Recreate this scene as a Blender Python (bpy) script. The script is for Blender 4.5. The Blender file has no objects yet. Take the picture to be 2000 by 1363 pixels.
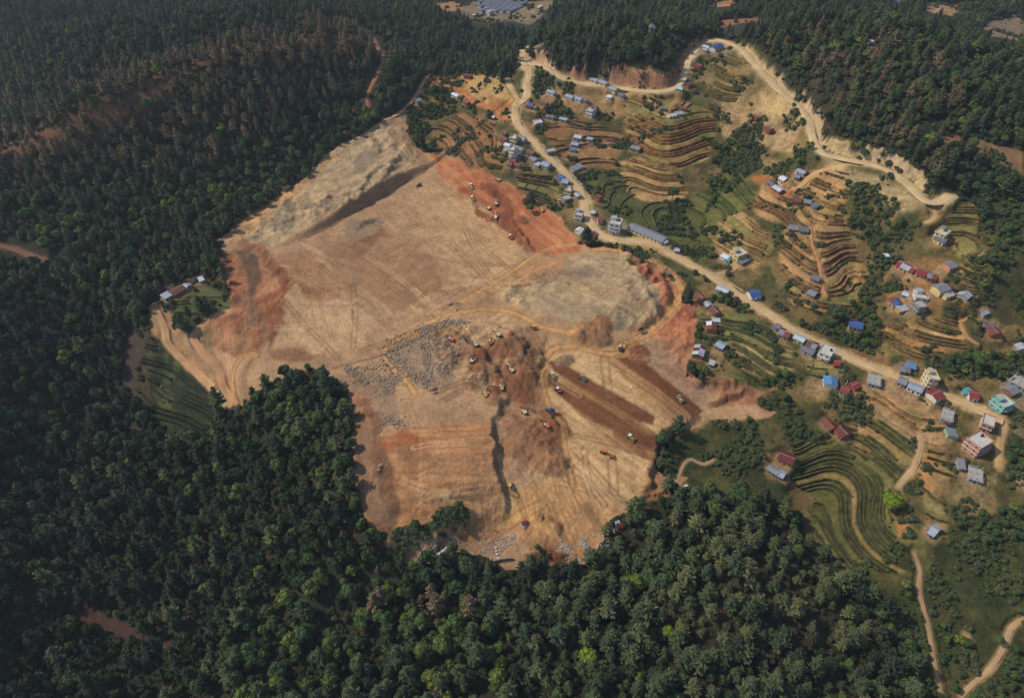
import bpy, math, random
import numpy as np
from mathutils import Vector, Matrix

# ------------------------------------------------------------------ camera, sky, sun, exposure
sc = bpy.context.scene
FPX, CAMZ, PITCH = 1351.0, 300.0, math.radians(42.0)
CP, SP = math.cos(PITCH), math.sin(PITCH)
cam_d = bpy.data.cameras.new('camera'); cam = bpy.data.objects.new('camera', cam_d)
sc.collection.objects.link(cam); sc.camera = cam
cam.location = (0, 0, CAMZ); cam.rotation_euler = (math.pi / 2 - PITCH, 0, 0)
cam_d.sensor_fit = 'HORIZONTAL'; cam_d.sensor_width = 36.0; cam_d.lens = FPX / 2000 * 36.0
cam_d.clip_start = 1.0; cam_d.clip_end = 20000.0

SUN_EL, SUN_AZ = math.radians(47), math.radians(-10)      # light travels towards +x, a little towards the camera
world = bpy.data.worlds.new('World'); sc.world = world; world.use_nodes = True
wn = world.node_tree.nodes; wl = world.node_tree.links
sky = wn.new('ShaderNodeTexSky'); sky.sky_type = 'NISHITA'; sky.sun_disc = False
sky.sun_elevation = SUN_EL
sky.sun_rotation = math.atan2(-math.cos(SUN_AZ), -math.sin(SUN_AZ))
sky.altitude = 1500; sky.dust_density = 2.0
wn['Background'].inputs['Strength'].default_value = 0.15
wl.new(sky.outputs[0], wn['Background'].inputs['Color'])
sun_d = bpy.data.lights.new('sun', 'SUN'); sun_d.energy = 3.15; sun_d.angle = math.radians(1.5); sun_d.color = (1.0, 0.91, 0.77)
sun = bpy.data.objects.new('sun', sun_d); sc.collection.objects.link(sun)
ldir = Vector((math.cos(SUN_EL) * math.cos(SUN_AZ), math.cos(SUN_EL) * math.sin(SUN_AZ), -math.sin(SUN_EL)))
sun.rotation_euler = ldir.to_track_quat('-Z', 'Y').to_euler(); sun.location = (0, 300, 600)
sc.view_settings.view_transform = 'Standard'; sc.view_settings.look = 'None'
sc.view_settings.gamma = 1.0; sc.view_settings.use_curve_mapping = False
sc.view_settings.exposure = 0.32
sc.cycles.max_bounces = 4; sc.cycles.diffuse_bounces = 2; sc.cycles.glossy_bounces = 1; sc.cycles.transmission_bounces = 2
sc.cycles.volume_bounces = 0; sc.cycles.transparent_max_bounces = 4
KALB = 0.72          # photograph colour of a sunlit flat surface -> base colour

rng = np.random.default_rng(7); random.seed(7)
COL = bpy.data.collections.new('place'); sc.collection.children.link(COL)

# ------------------------------------------------------------------ small numeric helpers
def lin(c, k=KALB):
    c = np.asarray(c, float) / 255.0
    return np.where(c <= 0.04045, c / 12.92, ((c + 0.055) / 1.055) ** 2.4) * k
def sst(a, b, x):
    t = np.clip((x - a) / (b - a), 0, 1); return t * t * (3 - 2 * t)
def _h(ix, iy, seed):
    n = (ix.astype(np.int64) * 374761393 + iy.astype(np.int64) * 668265263 + seed * 1442695041) & 0xffffffff
    n = ((n ^ (n >> 13)) * 1274126177) & 0xffffffff
    n = n ^ (n >> 16)
    return (n & 0xffffff).astype(np.float64) / 16777215.0
def vnoise(x, y, seed=0):
    xi = np.floor(x); yi = np.floor(y); fx = x - xi; fy = y - yi
    fx = fx * fx * (3 - 2 * fx); fy = fy * fy * (3 - 2 * fy)
    a = _h(xi, yi, seed); b = _h(xi + 1, yi, seed); c = _h(xi, yi + 1, seed); d = _h(xi + 1, yi + 1, seed)
    return (a + (b - a) * fx) * (1 - fy) + (c + (d - c) * fx) * fy
def fbm(x, y, wl_, octv=4, seed=0):
    s = 0; amp = 1; tot = 0
    for o in range(octv):
        s = s + amp * vnoise(x / wl_ + 17.3 * o, y / wl_ - 9.1 * o, seed + o); tot += amp; amp *= 0.5; wl_ /= 2.03
    return s / tot

# ------------------------------------------------------------------ terrain grid (finer near, coarser far)
ys = [60.0]
while ys[-1] < 1320: ys.append(ys[-1] + 0.575 * (1 + ys[-1] / 520))
while ys[-1] < 9000: ys.append(ys[-1] + max(3.0, 0.06 * (ys[-1] - 1270)))
ys = np.array(ys); NR = len(ys); NC = 1040
def halfw(y): return ((y * CP + CAMZ * SP) * 1000 / FPX) * 1.17 + 40
U = np.linspace(-1, 1, NC)
GX = U[None, :] * halfw(ys)[:, None]; GY = np.repeat(ys[:, None], NC, 1)
def gidx(x, y):
    j = np.interp(y, ys, np.arange(NR)); i = np.clip((x / halfw(np.clip(y, ys[0], ys[-1])) + 1) / 2 * (NC - 1), 0, NC - 1.001)
    return np.clip(j, 0, NR - 1.001), i
def samp(A, x, y):
    j, i = gidx(x, y); j0 = j.astype(int); i0 = i.astype(int); fj = j - j0; fi = i - i0
    return (A[j0, i0] * (1 - fi) + A[j0, i0 + 1] * fi) * (1 - fj) + (A[j0 + 1, i0] * (1 - fi) + A[j0 + 1, i0 + 1] * fi) * fj
def sampn(A, x, y):
    j, i = gidx(x, y); return A[np.rint(j).astype(int), np.rint(i).astype(int)]
def raydir(p):
    p = np.atleast_2d(np.asarray(p, float))[:, :2]
    cx = (p[:, 0] - 1000) / FPX; cy = (681.5 - p[:, 1]) / FPX
    return np.stack([cx, CP + cy * SP, -SP + cy * CP], 1)
def on_plane(px, py, z):
    d = raydir([(px, py)])[0]; t = (z - CAMZ) / d[2]; return d[0] * t, d[1] * t
def project(x, y, z):
    d = y * CP - (z - CAMZ) * SP; u = y * SP + (z - CAMZ) * CP
    return 1000 + FPX * x / d, 681.5 - FPX * u / d, d
TS = np.geomspace(140, 2600, 900)
def unproj(p, Zg):
    """where the sight line through each measured point meets the ground -> world x, y"""
    d = raydir(p); out = np.zeros((len(d), 2))
    for k, v in enumerate(d):
        x = v[0] * TS; y = v[1] * TS; z = CAMZ + v[2] * TS
        g = z - samp(Zg, x, y); w = np.nonzero(g < 0)[0]
        n = w[0] if len(w) else len(TS) - 1
        n = max(n, 1); a = TS[n - 1]; b = TS[n]; ga = g[n - 1]; gb = g[n]
        t = a + (b - a) * (ga / (ga - gb + 1e-9)) if len(w) else b
        out[k] = v[0] * t, v[1] * t
    return out

# spot heights (photo x, photo y, metres above the main bench)
SPOT = """760 560 0;900 520 0;1000 440 1;640 560 -1;560 600 -3;850 640 -1;700 680 -4;560 700 -9;930 380 4;850 340 5;1090 440 6;1130 480 8
560 470 2;620 420 3;700 340 6;760 280 12;790 240 20;830 290 10;870 270 12;905 280 17;935 285 22;965 290 27;985 305 28;900 245 20;930 235 26;860 235 17;450 480 0;430 520 -5;470 600 -10;440 660 -16;470 720 -18;520 760 -17;460 790 -24
345 575 -8;400 600 -13;320 640 -16;380 730 -24;440 780 -27;340 740 -36;300 800 -44;380 820 -42;200 650 -25;100 600 -15;0 520 -5;60 500 0;150 800 -50;0 800 -30
-200 800 0;100 950 -56;300 950 -58;0 1100 -42;200 1200 -62;-200 1200 -20;400 1150 -62;500 1000 -46;450 880 -44;600 800 -14;660 790 -12;560 850 -22;650 900 -15;690 1000 -22
640 1050 -32;740 1080 -36;550 1000 -40;720 900 -10;730 1000 -18;750 1060 -26;850 750 -3;800 850 -6;900 850 -8;850 950 -11;950 950 -14
1060 720 -6;1150 760 -8;1200 850 -13;1100 900 -16;1250 800 -10;1300 750 -7;1340 800 -12;1280 880 -16;1150 980 -20;1060 960 -18;1100 1040 -26;1050 1080 -35;1150 1080 -33;900 1060 -34;820 1080 -38;800 1020 -20;880 1000 -18
1150 540 9;1200 600 6;1080 580 5;1250 560 9;1290 560 6;1100 650 0;1250 650 -2;1320 620 2;1340 680 -3
1010 200 38;1040 270 28;1090 330 22;1150 400 17;1180 460 13;1260 480 12;1330 510 11;1400 545 9;1480 600 6;1560 650 4;1640 690 2;1740 730 1;1840 770 0;1950 820 -1
1430 700 -6;1480 700 -2;1540 706 2;1400 640 1;1440 740 -8;1540 700 0;1600 760 -6;1500 770 -11;1400 790 -15;1330 870 -21;1300 950 -25;1400 850 -19;1450 900 -23;1550 880 -16;1650 830 -10;1750 800 -5;1700 900 -20;1620 845 -17;1700 835 -10;1765 845 -7;1640 900 -26;1765 900 -13
1800 900 -11;1900 880 -8;1950 950 -12;1650 1000 -28;1705 1050 -24;1755 980 -17;1850 1000 -15;1580 960 -34;1500 960 -25;1620 1080 -37;1700 1130 -30;1800 1100 -21;1755 1060 -20;1600 1010 -36;1810 1250 -42;1950 1150 -28;1950 1300 -40;2200 1000 -5;2200 1300 -30
1420 1060 -18;1450 1150 -18;1350 1100 -22;1250 1100 -33;1200 1200 -42;1350 1250 -37;1500 1250 -33;1000 1200 -48;850 1200 -50;700 1200 -54;1000 1360 -56;500 1360 -64;1500 1360 -46;0 1360 -60;1800 1400 -46
1420 330 22;1360 400 13;1340 450 9;1420 510 7;1520 600 3;1600 640 0;1700 680 0
1200 200 42;1130 190 44;1160 270 28;1300 230 46;1300 262 40;1300 292 33;1300 312 28;1238 240 36;1230 285 25;1392 240 38;1392 292 26;1340 320 24;1270 345 18;1230 370 14;1330 200 47
1040 130 54;1090 145 54;1200 165 52;1300 175 54;1340 130 62;1380 85 72;1450 95 77;1520 170 66;1580 240 58;1600 300 54;1700 320 56;1790 380 56;1840 385 56
1400 150 62;1420 220 44;1350 180 48;1500 250 46;1520 330 38;1470 350 30;1560 350 42;1560 400 34;1600 420 36;1640 380 45;1480 440 20;1440 500 12;1600 500 25;1600 560 17;1545 500 16;1540 555 8;1670 490 20;1668 550 9;1600 470 29;1720 430 40
1780 480 34;1830 460 42;1850 500 31;1882 500 39;1915 500 47;1888 570 32;1878 430 45;1780 540 24;1800 600 16;1740 610 13;1900 600 22;1750 660 6;1850 690 6;1960 680 8;1950 560 30;1970 460 45
1700 250 72;1800 300 68;1950 350 62;1650 150 90;1750 100 100;1600 70 96;1550 45 92;1850 180 88;1950 250 78;1950 120 90;1850 75 94;2200 200 88;2200 400 60
1200 120 68;1270 75 80;1150 80 75;1300 120 70;1080 100 64;1350 70 80
500 350 10;450 420 3;350 450 2;250 480 2;100 450 8;0 420 15;400 300 28;300 250 45;200 300 35;100 350 22;600 200 35;550 120 54;650 130 48;720 180 34
300 160 76;200 212 66;100 260 55;0 290 44;400 118 80;500 82 84;600 56 84;680 66 74;740 98 54;-200 330 28;-200 600 0
850 150 18;900 105 14;950 130 24;830 70 22;950 60 6;900 30 0;980 12 0;150 130 4;0 200 -4;250 105 12;350 84 22;450 56 34;100 60 52;250 35 66;400 40 66;560 22 62;700 24 42;0 100 34;60 8 30;1100 20 14;1050 10 6;1220 12 24;1400 22 50;1450 45 62;1700 6 40;1860 20 36;1980 40 24"""
ctl = []
for tok in SPOT.replace('\n', ';').split(';'):
    a, b, c = map(float, tok.split()); x, y = on_plane(a, b, c); ctl.append((x, y, c))
for x, y, z in [(-2500, 3000, 60), (0, 3000, 30), (2500, 3000, 60), (0, 6000, 40), (-1500, 1500, 30), (1500, 1500, 30), (-5000, 8000, 60), (5000, 8000, 60), (0, 60, -60), (-250, 60, -60), (250, 60, -55)]: ctl.append((x, y, z))
for a, b, c, dr in ((300, 160, 76, 44), (200, 212, 66, 44), (100, 260, 55, 40), (0, 290, 44, 34), (400, 118, 80, 44), (500, 82, 84, 44), (600, 56, 84, 44), (680, 66, 74, 40), (-100, 330, 38, 30), (1100, 62, 74, 40), (1200, 50, 82, 44), (1300, 48, 84, 44), (1600, 46, 100, 44), (1750, 46, 104, 44), (1900, 82, 97, 44), (2020, 122, 92, 40)):
    x, y = on_plane(a, b, c); l_ = math.hypot(x, y); ctl.append((x, y, c)); ctl.append((x * (1 + 75 / l_), y * (1 + 75 / l_), c - dr))
ctl = np.array(ctl); n = len(ctl)
def ker(dx, dy): return -np.sqrt(dx * dx + dy * dy + 25.0 ** 2)
A = np.zeros((n + 3, n + 3)); A[:n, :n] = ker(ctl[:, None, 0] - ctl[None, :, 0], ctl[:, None, 1] - ctl[None, :, 1]) + np.eye(n) * 3.0
A[:n, n] = A[n, :n] = 1; A[:n, n + 1] = A[n + 1, :n] = ctl[:, 0] / 500; A[:n, n + 2] = A[n + 2, :n] = ctl[:, 1] / 500
wts = np.linalg.solve(A, np.concatenate([ctl[:, 2], [0, 0, 0]]))
cj = np.unique(np.r_[np.arange(0, NR, 6), NR - 1]); ci = np.unique(np.r_[np.arange(0, NC, 6), NC - 1])
cx_ = GX[np.ix_(cj, ci)]; cy_ = GY[np.ix_(cj, ci)]
Zc = wts[n] + wts[n + 1] * cx_ / 500 + wts[n + 2] * cy_ / 500
for k in range(n): Zc = Zc + wts[k] * ker(cx_ - ctl[k, 0], cy_ - ctl[k, 1])
tmp = np.stack([np.interp(np.arange(NC), ci, r) for r in Zc]); ZB = np.stack([np.interp(np.arange(NR), cj, tmp[:, i]) for i in range(NC)], 1)
Z = ZB.copy()
FX, FY = GX.ravel(), GY.ravel()
WJX = GX + (fbm(GX, GY, 22, 3, 11) - 0.5) * 11; WJY = GY + (fbm(GX, GY, 22, 3, 12) - 0.5) * 11
N1 = fbm(GX, GY, 9, 3, 1); N2 = fbm(GX, GY, 45, 4, 2); N3 = vnoise(GX / 2.1, GY / 2.1, 3)

# ------------------------------------------------------------------ painting / shaping tools on the grid
def P(s):
    return [tuple(map(float, q.split(','))) for q in s.split()]
def world_poly(pts, Zg=None): return unproj(pts, ZB if Zg is None else Zg)
def inside(pts, jit=True, xy=None):
    w = world_poly(P(pts) if isinstance(pts, str) else pts) if xy is None else xy
    X_, Y_ = (WJX, WJY) if jit else (GX, GY)
    j0, j1 = np.searchsorted(ys, [w[:, 1].min() - 8, w[:, 1].max() + 8]); j0 = max(j0 - 1, 0); j1 = min(j1 + 1, NR)
    xs = X_[j0:j1]; yv = Y_[j0:j1]; m = np.zeros(xs.shape, bool)
    a = w; b = np.roll(w, -1, 0)
    for (x0, y0), (x1, y1) in zip(a, b):
        if y0 == y1: continue
        c = ((y0 > yv) != (y1 > yv)) & (xs < (x1 - x0) * (yv - y0) / (y1 - y0) + x0); m ^= c
    M = np.zeros((NR, NC), bool); M[j0:j1] = m; return M
def catmull(w, step):
    w = np.asarray(w, float)
    if len(w) == 2:
        nseg = max(2, int(np.linalg.norm(w[1] - w[0]) / step)); t = np.linspace(0, 1, nseg)[:, None]; return w[0] * (1 - t) + w[1] * t
    q = np.vstack([2 * w[0] - w[1], w, 2 * w[-1] - w[-2]]); out = []
    for i in range(1, len(q) - 2):
        nseg = max(2, int(np.linalg.norm(q[i + 1] - q[i]) / step)); t = np.linspace(0, 1, nseg, endpoint=False)[:, None]
        out.append(0.5 * (2 * q[i] + (q[i + 1] - q[i - 1]) * t + (2 * q[i - 1] - 5 * q[i] + 4 * q[i + 1] - q[i + 2]) * t ** 2 + (3 * q[i] - q[i - 1] - 3 * q[i + 1] + q[i + 2]) * t ** 3))
    out.append(q[-2][None]); return np.vstack(out)
def along(w, maxd, jit=0.0):
    """distance, 0..1 position and side (+1 left) of every ground vertex near the line w"""
    w = np.asarray(w); L = np.r_[0, np.cumsum(np.linalg.norm(np.diff(w, axis=0), axis=1))]
    j0, j1 = np.searchsorted(ys, [w[:, 1].min() - maxd, w[:, 1].max() + maxd])
    sl = slice(max(j0 - 1, 0), min(j1 + 1, NR)); X_ = GX[sl]; Y_ = GY[sl]
    if jit: X_ = X_ + (WJX[sl] - X_) * jit; Y_ = Y_ + (WJY[sl] - Y_) * jit
    D = np.full(X_.shape, 1e9); S = np.zeros(X_.shape); SD = np.ones(X_.shape)
    for k in range(len(w) - 1):
        a, b = w[k], w[k + 1]; e = b - a; l2 = e @ e + 1e-9
        lo = min(a[0], b[0]) - maxd; hi = max(a[0], b[0]) + maxd
        ja, jb = np.searchsorted(ys, [min(a[1], b[1]) - maxd, max(a[1], b[1]) + maxd]); ja = max(ja - sl.start, 0); jb = min(jb - sl.start + 1, D.shape[0])
        if jb <= ja: continue
        row = slice(ja, jb); hwm = halfw(ys[sl.start + ja: sl.start + jb]).min(); hwM = halfw(ys[sl.start + ja: sl.start + jb]).max()
        i0 = int(np.clip((min(lo / hwm, lo / hwM) + 1) / 2 * NC - 2, 0, NC)); i1 = int(np.clip((max(hi / hwm, hi / hwM) + 1) / 2 * NC + 3, 0, NC))
        if i1 <= i0: continue
        r = (row, slice(i0, i1)); px = X_[r] - a[0]; py = Y_[r] - a[1]
        t = np.clip((px * e[0] + py * e[1]) / l2, 0, 1); dx = px - t * e[0]; dy = py - t * e[1]; d = np.hypot(dx, dy)
        m = d < D[r]; D[r] = np.where(m, d, D[r]); S[r] = np.where(m, (L[k] + t * math.sqrt(l2)) / L[-1], S[r])
        SD[r] = np.where(m, np.where(e[0] * py - e[1] * px >= 0, 1.0, -1.0), SD[r])
    return sl, D, S, SD
C = np.zeros((NR, NC, 3)); CLS = np.zeros((NR, NC), np.int8)      # 0 hillside 1 earthworks 2 farmland
TREE = np.ones((NR, NC)); BUSH = np.zeros((NR, NC)); BROWN = np.zeros((NR, NC)); BROAD = np.full((NR, NC), 0.42)
def mixc(M, col, a):
    C[M] = C[M] + (lin(col) - C[M]) * (a[M][:, None] if isinstance(a, np.ndarray) else a)
def softm(M, n=2):
    r = np.nonzero(M.any(1))[0]
    if not len(r): return slice(0, 1), M[:1].astype(float)
    sl = slice(max(r[0] - 4, 0), min(r[-1] + 5, NR)); f = M[sl].astype(float)
    for _ in range(n):
        f[1:-1] = (f[:-2] + 2 * f[1:-1] + f[2:]) / 4; f[:, 1:-1] = (f[:, :-2] + 2 * f[:, 1:-1] + f[:, 2:]) / 4
    return sl, f
def paint(pts, col, a=1.0, jit=True, mott=0.0, soft=2):
    M = inside(pts, jit); sl, al = softm(M, soft); al = al * a
    if mott: al = al * (1 - mott + mott * sst(0.38, 0.62, N1[sl] * 0.6 + N2[sl] * 0.4))
    C[sl] += (lin(col) - C[sl]) * al[..., None]; return M
def streaks(M, ang_px, col, a=0.5, wl_=2.0, ln=60.0, seed=5, thr=(0.45, 0.7)):
    """long thin marks of graders and wheels; ang_px: two photo points giving the direction"""
    w = world_poly(P(ang_px)); e = (w[1] - w[0]) / np.linalg.norm(w[1] - w[0])
    u = GX * e[0] + GY * e[1]; v = -GX * e[1] + GY * e[0]
    v = v + (N2 - 0.5) * 6
    s = 0.6 * vnoise(v / wl_, u / ln, seed) + 0.4 * vnoise(v / (wl_ * 0.45), u / (ln * 0.6), seed + 1)
    mixc(M, col, a * sst(thr[0], thr[1], s))
def scarp(pts, dz, wid, decay, col=None, side=1, ca=1.0, jit=0.35, rough=1.0):
    """a bank: ground on the left of the line (side=1) stands dz higher, fading back over `decay` metres"""
    global Z
    wid = max(1.6, wid * 0.68)
    w = catmull(world_poly(P(pts)), 4.0); sl, D, S, SD = along(w, decay * 2.2 + wid, jit)
    sd = D * SD * side; z = np.interp(S, np.linspace(0, 1, len(dz)), dz)
    nn = (N1[sl] - 0.5); Lw = float(np.linalg.norm(np.diff(w, axis=0), axis=1).sum()); sq = S * Lw
    if rough > 0.3: sd = sd + ((np.abs(vnoise(sq / 5.5, sq * 0, 81) - 0.5) * 2 - 0.5) * wid * 0.7 + (np.abs(vnoise(sq / 2.4, sq * 0, 82) - 0.5) * 2 - 0.5) * wid * 0.35) * sst(wid * 3, wid, D)
    f = sst(-wid / 2, wid / 2, sd + nn * wid * 0.9 * rough) * np.exp(-np.maximum(sd - wid / 2, 0) / decay) * (D < decay * 2.2 + wid) * sst(decay * 2.2 + wid, decay * 1.6, D)
    Z[sl] += z * f
    if col is not None:
        m = (np.abs(sd) < wid * 0.62) & (D < wid); al = ca * sst(0.0, 1.0, z / (max(dz) * 0.35 + 1e-6)) * (0.75 + 0.5 * nn)
        c = C[sl]; c[m] += (lin(col) - c[m]) * np.clip(al[m], 0, 1)[:, None]; C[sl] = c
def line(pts, width, col, a=0.7, twin=0.0, dz=0.0, rut=0.9, jit=0.12, spline=True):
    w = world_poly(P(pts)); w = catmull(w, 3.0) if spline else w
    sl, D, S, SD = along(w, width + twin + 3, jit)
    if twin: D = np.abs(D - twin / 2); hw = rut
    else: hw = width / 2
    f = sst(hw + 0.7, hw * 0.6, D)
    c = C[sl]; c += (lin(col) - c) * (a * f * (0.55 + 0.9 * N1[sl]))[..., None].clip(0, 1); C[sl] = c
    if dz: Z[sl] += dz * f
def heap(px, py, r, h, col=None, el=1.0, ang=0.0, a=0.9, lump=0.5):
    x, y = world_poly([(px, py)])[0]; dx = WJX - x; dy = WJY - y; ca, sa = math.cos(ang), math.sin(ang)
    j0, j1 = np.searchsorted(ys, [y - 3 * r * max(el, 1), y + 3 * r * max(el, 1)]); sl = slice(j0, j1)
    dx = dx[sl]; dy = dy[sl]; q = np.hypot((dx * ca + dy * sa) / el, -dx * sa + dy * ca) / r
    f = np.clip(1.08 - q, 0, 1) ** 0.85; Z[sl] += h * f * (1 + lump * (N1[sl] - 0.5) * 2) + (N3[sl] - 0.5) * 0.22 * h * sst(1.2, 0.9, q)
    if col is not None:
        al = (a * sst(1.15, 0.9, q + (N3[sl] - 0.5) * 0.2) * (0.8 + 0.4 * N3[sl]))[..., None].clip(0, 1); C[sl] = C[sl] + (lin(col) - C[sl]) * al
BANKS = []
def banks(x, y, zp, wv, gx, gy, al, step, riser, seed):
    ii = np.nonzero((al > 0.5).any(0))[0]
    if not len(ii): return
    cs = slice(max(ii[0] - 2, 0), ii[-1] + 3); x, y, zp, wv, gx, gy, al = (q[:, cs] for q in (x, y, zp, wv, gx, gy, al))
    gn = np.hypot(gx, gy) + 1e-6; F = np.stack([x, y, zp, gx / gn, gy / gn], -1); PA, PB = [], []
    for L in range(int(wv[al > 0.5].min()) + 1, int(wv[al > 0.5].max()) + 1):
        b = wv >= L; hx_ = b[:, :-1] != b[:, 1:]; vx_ = b[:-1] != b[1:]
        if not hx_.any(): continue
        t = np.where(hx_, (L - wv[:, :-1]) / np.where(hx_, wv[:, 1:] - wv[:, :-1], 1), 0)[..., None]; PH = F[:, :-1] * (1 - t) + F[:, 1:] * t
        t = np.where(vx_, (L - wv[:-1]) / np.where(vx_, wv[1:] - wv[:-1], 1), 0)[..., None]; PV = F[:-1] * (1 - t) + F[1:] * t
        fl = np.stack([hx_[:-1], vx_[:, 1:], hx_[1:], vx_[:, :-1]], 0); ok = (fl.sum(0) == 2) & (al[:-1, :-1] > 0.5); jj, kk = np.nonzero(ok)
        if not len(jj): continue
        pts = np.stack([PH[jj, kk], PV[jj, kk + 1], PH[jj + 1, kk], PV[jj, kk]], 0); o = np.argsort(~fl[:, jj, kk], axis=0, kind='stable'); n_ = np.arange(len(jj)); PA.append(pts[o[0], n_]); PB.append(pts[o[1], n_])
    if not PA: return
    A_ = np.concatenate(PA); B_ = np.concatenate(PB); m = (A_[:, :2] + B_[:, :2]) / 2; keep = vnoise(m[:, 0] / 16, m[:, 1] / 16, 90 + seed) > 0.27; BANKS.append((A_[keep], B_[keep], step, riser))
def bank_line(pts, dz, riser=(62, 58, 36), side=1):
    w = catmull(world_poly(P(pts)), 1.6); t = np.gradient(w, axis=0); t /= np.linalg.norm(t, axis=1)[:, None] + 1e-9; F = np.column_stack([w, samp(Z, w[:, 0], w[:, 1]), -t[:, 1] * side, t[:, 0] * side]); BANKS.append((F[:-1], F[1:], dz, riser))
def terrace(pts, step, pal, riser, rf=0.22, a=1.0, cell=26.0, seed=0, jit=True, keep=0.0, wob=0.5, rw=2.1):
    """level strips along the contours with a steep riser about rw metres wide at each edge"""
    M = inside(pts, jit); r = np.nonzero(M.any(1))[0]; sl = slice(max(r[0] - 4, 0), min(r[-1] + 5, NR)); _, al = softm(M, 2)
    x, y, n1, n2 = GX[sl], GY[sl], N1[sl], N2[sl]
    sm = ZB[sl] + (fbm(x, y, 60, 2, 50 + seed) - 0.5) * step * 2.6 * wob * 2 + (vnoise(x / 24, y / 24, 51 + seed) - 0.5) * step * 1.3
    dx = np.gradient(x, axis=1); gx = np.gradient(sm, axis=1) / dx; dyv = np.gradient(ys[sl])[:, None]; gy = np.gradient(sm, axis=0) / dyv - np.gradient(x, axis=0) / dyv * gx
    g = np.hypot(gx, gy) + 0.02; wv = sm / step; wv = wv + 0.34 * np.sin(wv * 2.3 + seed) + 0.2 * np.sin(wv * 5.1 + 2 * seed) * 0.6; g = g * np.clip(1 + 0.78 * np.cos(sm / step * 2.3 + seed), 0.35, 2)
    k = np.floor(wv); fr = wv - k; d_up = (1 - fr) * step / g; d_dn = fr * step / g
    Zpre = Z[sl].copy(); Zn = Zpre + 0.8 * step * (0.5 - fr) - 0.8 * step * (1 - sst(0.0, rw * 1.5, d_dn))
    Z[sl] = Z[sl] + (Zn - Z[sl]) * al * (1 - keep)
    pl = np.floor((x + (n2 - 0.5) * 40) / (cell * 1.6) + k * 0.37); hsh = 0.55 * _h(k, pl, 40 + seed) + 0.45 * _h(k, k * 0, 41 + seed)
    cols = np.array([lin(c) for c in pal]); ci_ = np.minimum((hsh * len(pal)).astype(int), len(pal) - 1); mean = cols.mean(0)
    cc = (cols[ci_] * 0.75 + mean * 0.25) * (0.78 + 0.44 * n1)[..., None]
    gm = sst(0.54, 0.68, fbm(x, y, 14, 3, 60 + seed)); cc = cc + (lin((100, 102, 58)) - cc) * (gm * 0.5)[..., None]
    brk = sst(0.2, 0.42, vnoise(x / 12, y / 12, 70 + seed))
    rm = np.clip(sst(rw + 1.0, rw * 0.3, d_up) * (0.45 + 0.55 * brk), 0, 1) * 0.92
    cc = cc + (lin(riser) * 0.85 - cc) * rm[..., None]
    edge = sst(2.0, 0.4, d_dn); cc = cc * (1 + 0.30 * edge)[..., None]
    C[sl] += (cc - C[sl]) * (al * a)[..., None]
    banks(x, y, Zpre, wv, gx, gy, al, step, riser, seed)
    B_ = BUSH[sl]; B_[al > 0.4] = 0.05; B_[(al > 0.4) & (d_up < 2.5)] = 0.2; BUSH[sl] = B_
    return M
# ------------------------------------------------------------------ ground cover classes
SITE = "790,225 740,248 690,282 640,306 618,340 560,382 480,430 425,468 440,500 425,530 440,560 455,590 410,615 385,650 395,690 440,740 466,795 484,790 540,755 600,722 650,738 680,752 690,800 680,850 695,930 710,1010 745,1078 775,1112 850,1092 900,1078 950,1096 1050,1100 1100,1108 1140,1098 1180,1066 1210,1022 1240,992 1262,968 1330,945 1345,925 1300,925 1278,905 1285,865 1330,842 1385,812 1470,812 1520,800 1470,780 1520,756 1450,752 1390,762 1362,752 1342,735 1338,700 1362,665 1376,628 1362,602 1335,590 1330,560 1310,530 1262,502 1212,486 1150,484 1132,470 1100,430 1062,404 1040,410 1010,396 1032,380 950,344 900,312 862,300 832,302 800,262"
FARM = "800,205 850,150 905,145 960,160 990,180 1000,150 1022,122 1062,124 1100,146 1200,150 1300,150 1330,110 1380,72 1450,82 1520,150 1592,215 1612,280 1700,302 1800,345 1815,372 1866,368 1850,402 1900,395 1930,480 1922,600 2010,620 2200,700 2200,1000 2010,985 1900,1010 1870,1070 1850,1130 1790,1172 1650,1124 1592,1064 1570,1000 1490,962 1400,955 1340,940 1280,900 1330,842 1390,785 1340,700 1376,625 1310,530 1210,485 1130,470 1030,380 950,344 860,300 800,262 780,240"
SCR = ["1284,880 1390,815 1480,785 1600,795 1640,840 1560,860 1480,900 1560,970 1480,975 1400,965 1340,945", "1820,1060 1900,1000 2060,960 2300,1363 2300,1500 1800,1500 1790,1363 1760,1250 1640,1130 1680,1120 1790,1170",
       "1905,395 2100,380 2200,700 2010,640 1922,600 1930,480"]
MS = inside(SITE); MF = inside(FARM) & ~MS; MSC = np.zeros_like(MS)
for s in SCR: MSC |= inside(s)
MSC &= ~MS
CLS[MF | MSC] = 2; CLS[MS] = 1
C[:] = lin((52, 52, 36)) * (0.7 + 0.6 * N1)[..., None]
litter = sst(0.5, 0.66, N2); C += (lin((84, 64, 48)) - C) * (litter * 0.6)[..., None]
TREE[MS | MF | MSC] = 0
# open relief of the wooded hills
Z += np.where(CLS == 0, (fbm(GX, GY, 95, 3, 21) - 0.5) * 9, 0) * sst(60, 200, GY)
CREST = np.array([on_plane(a, b, c) for a, b, c in ((-100, 330, 38), (0, 290, 44), (100, 260, 55), (200, 212, 66), (300, 160, 76), (400, 118, 80), (500, 82, 84), (600, 56, 84), (680, 66, 74), (740, 98, 54))])
sl, D, S, _ = along(catmull(CREST, 6.0), 30, 0.8); f = sst(15, 4, D); TREE[sl] *= 1 - 0.55 * f; C[sl] += (lin((132, 92, 66)) - C[sl]) * (f * 0.75)[..., None]; CR_ = (sl, sst(34, 8, D))
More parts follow.
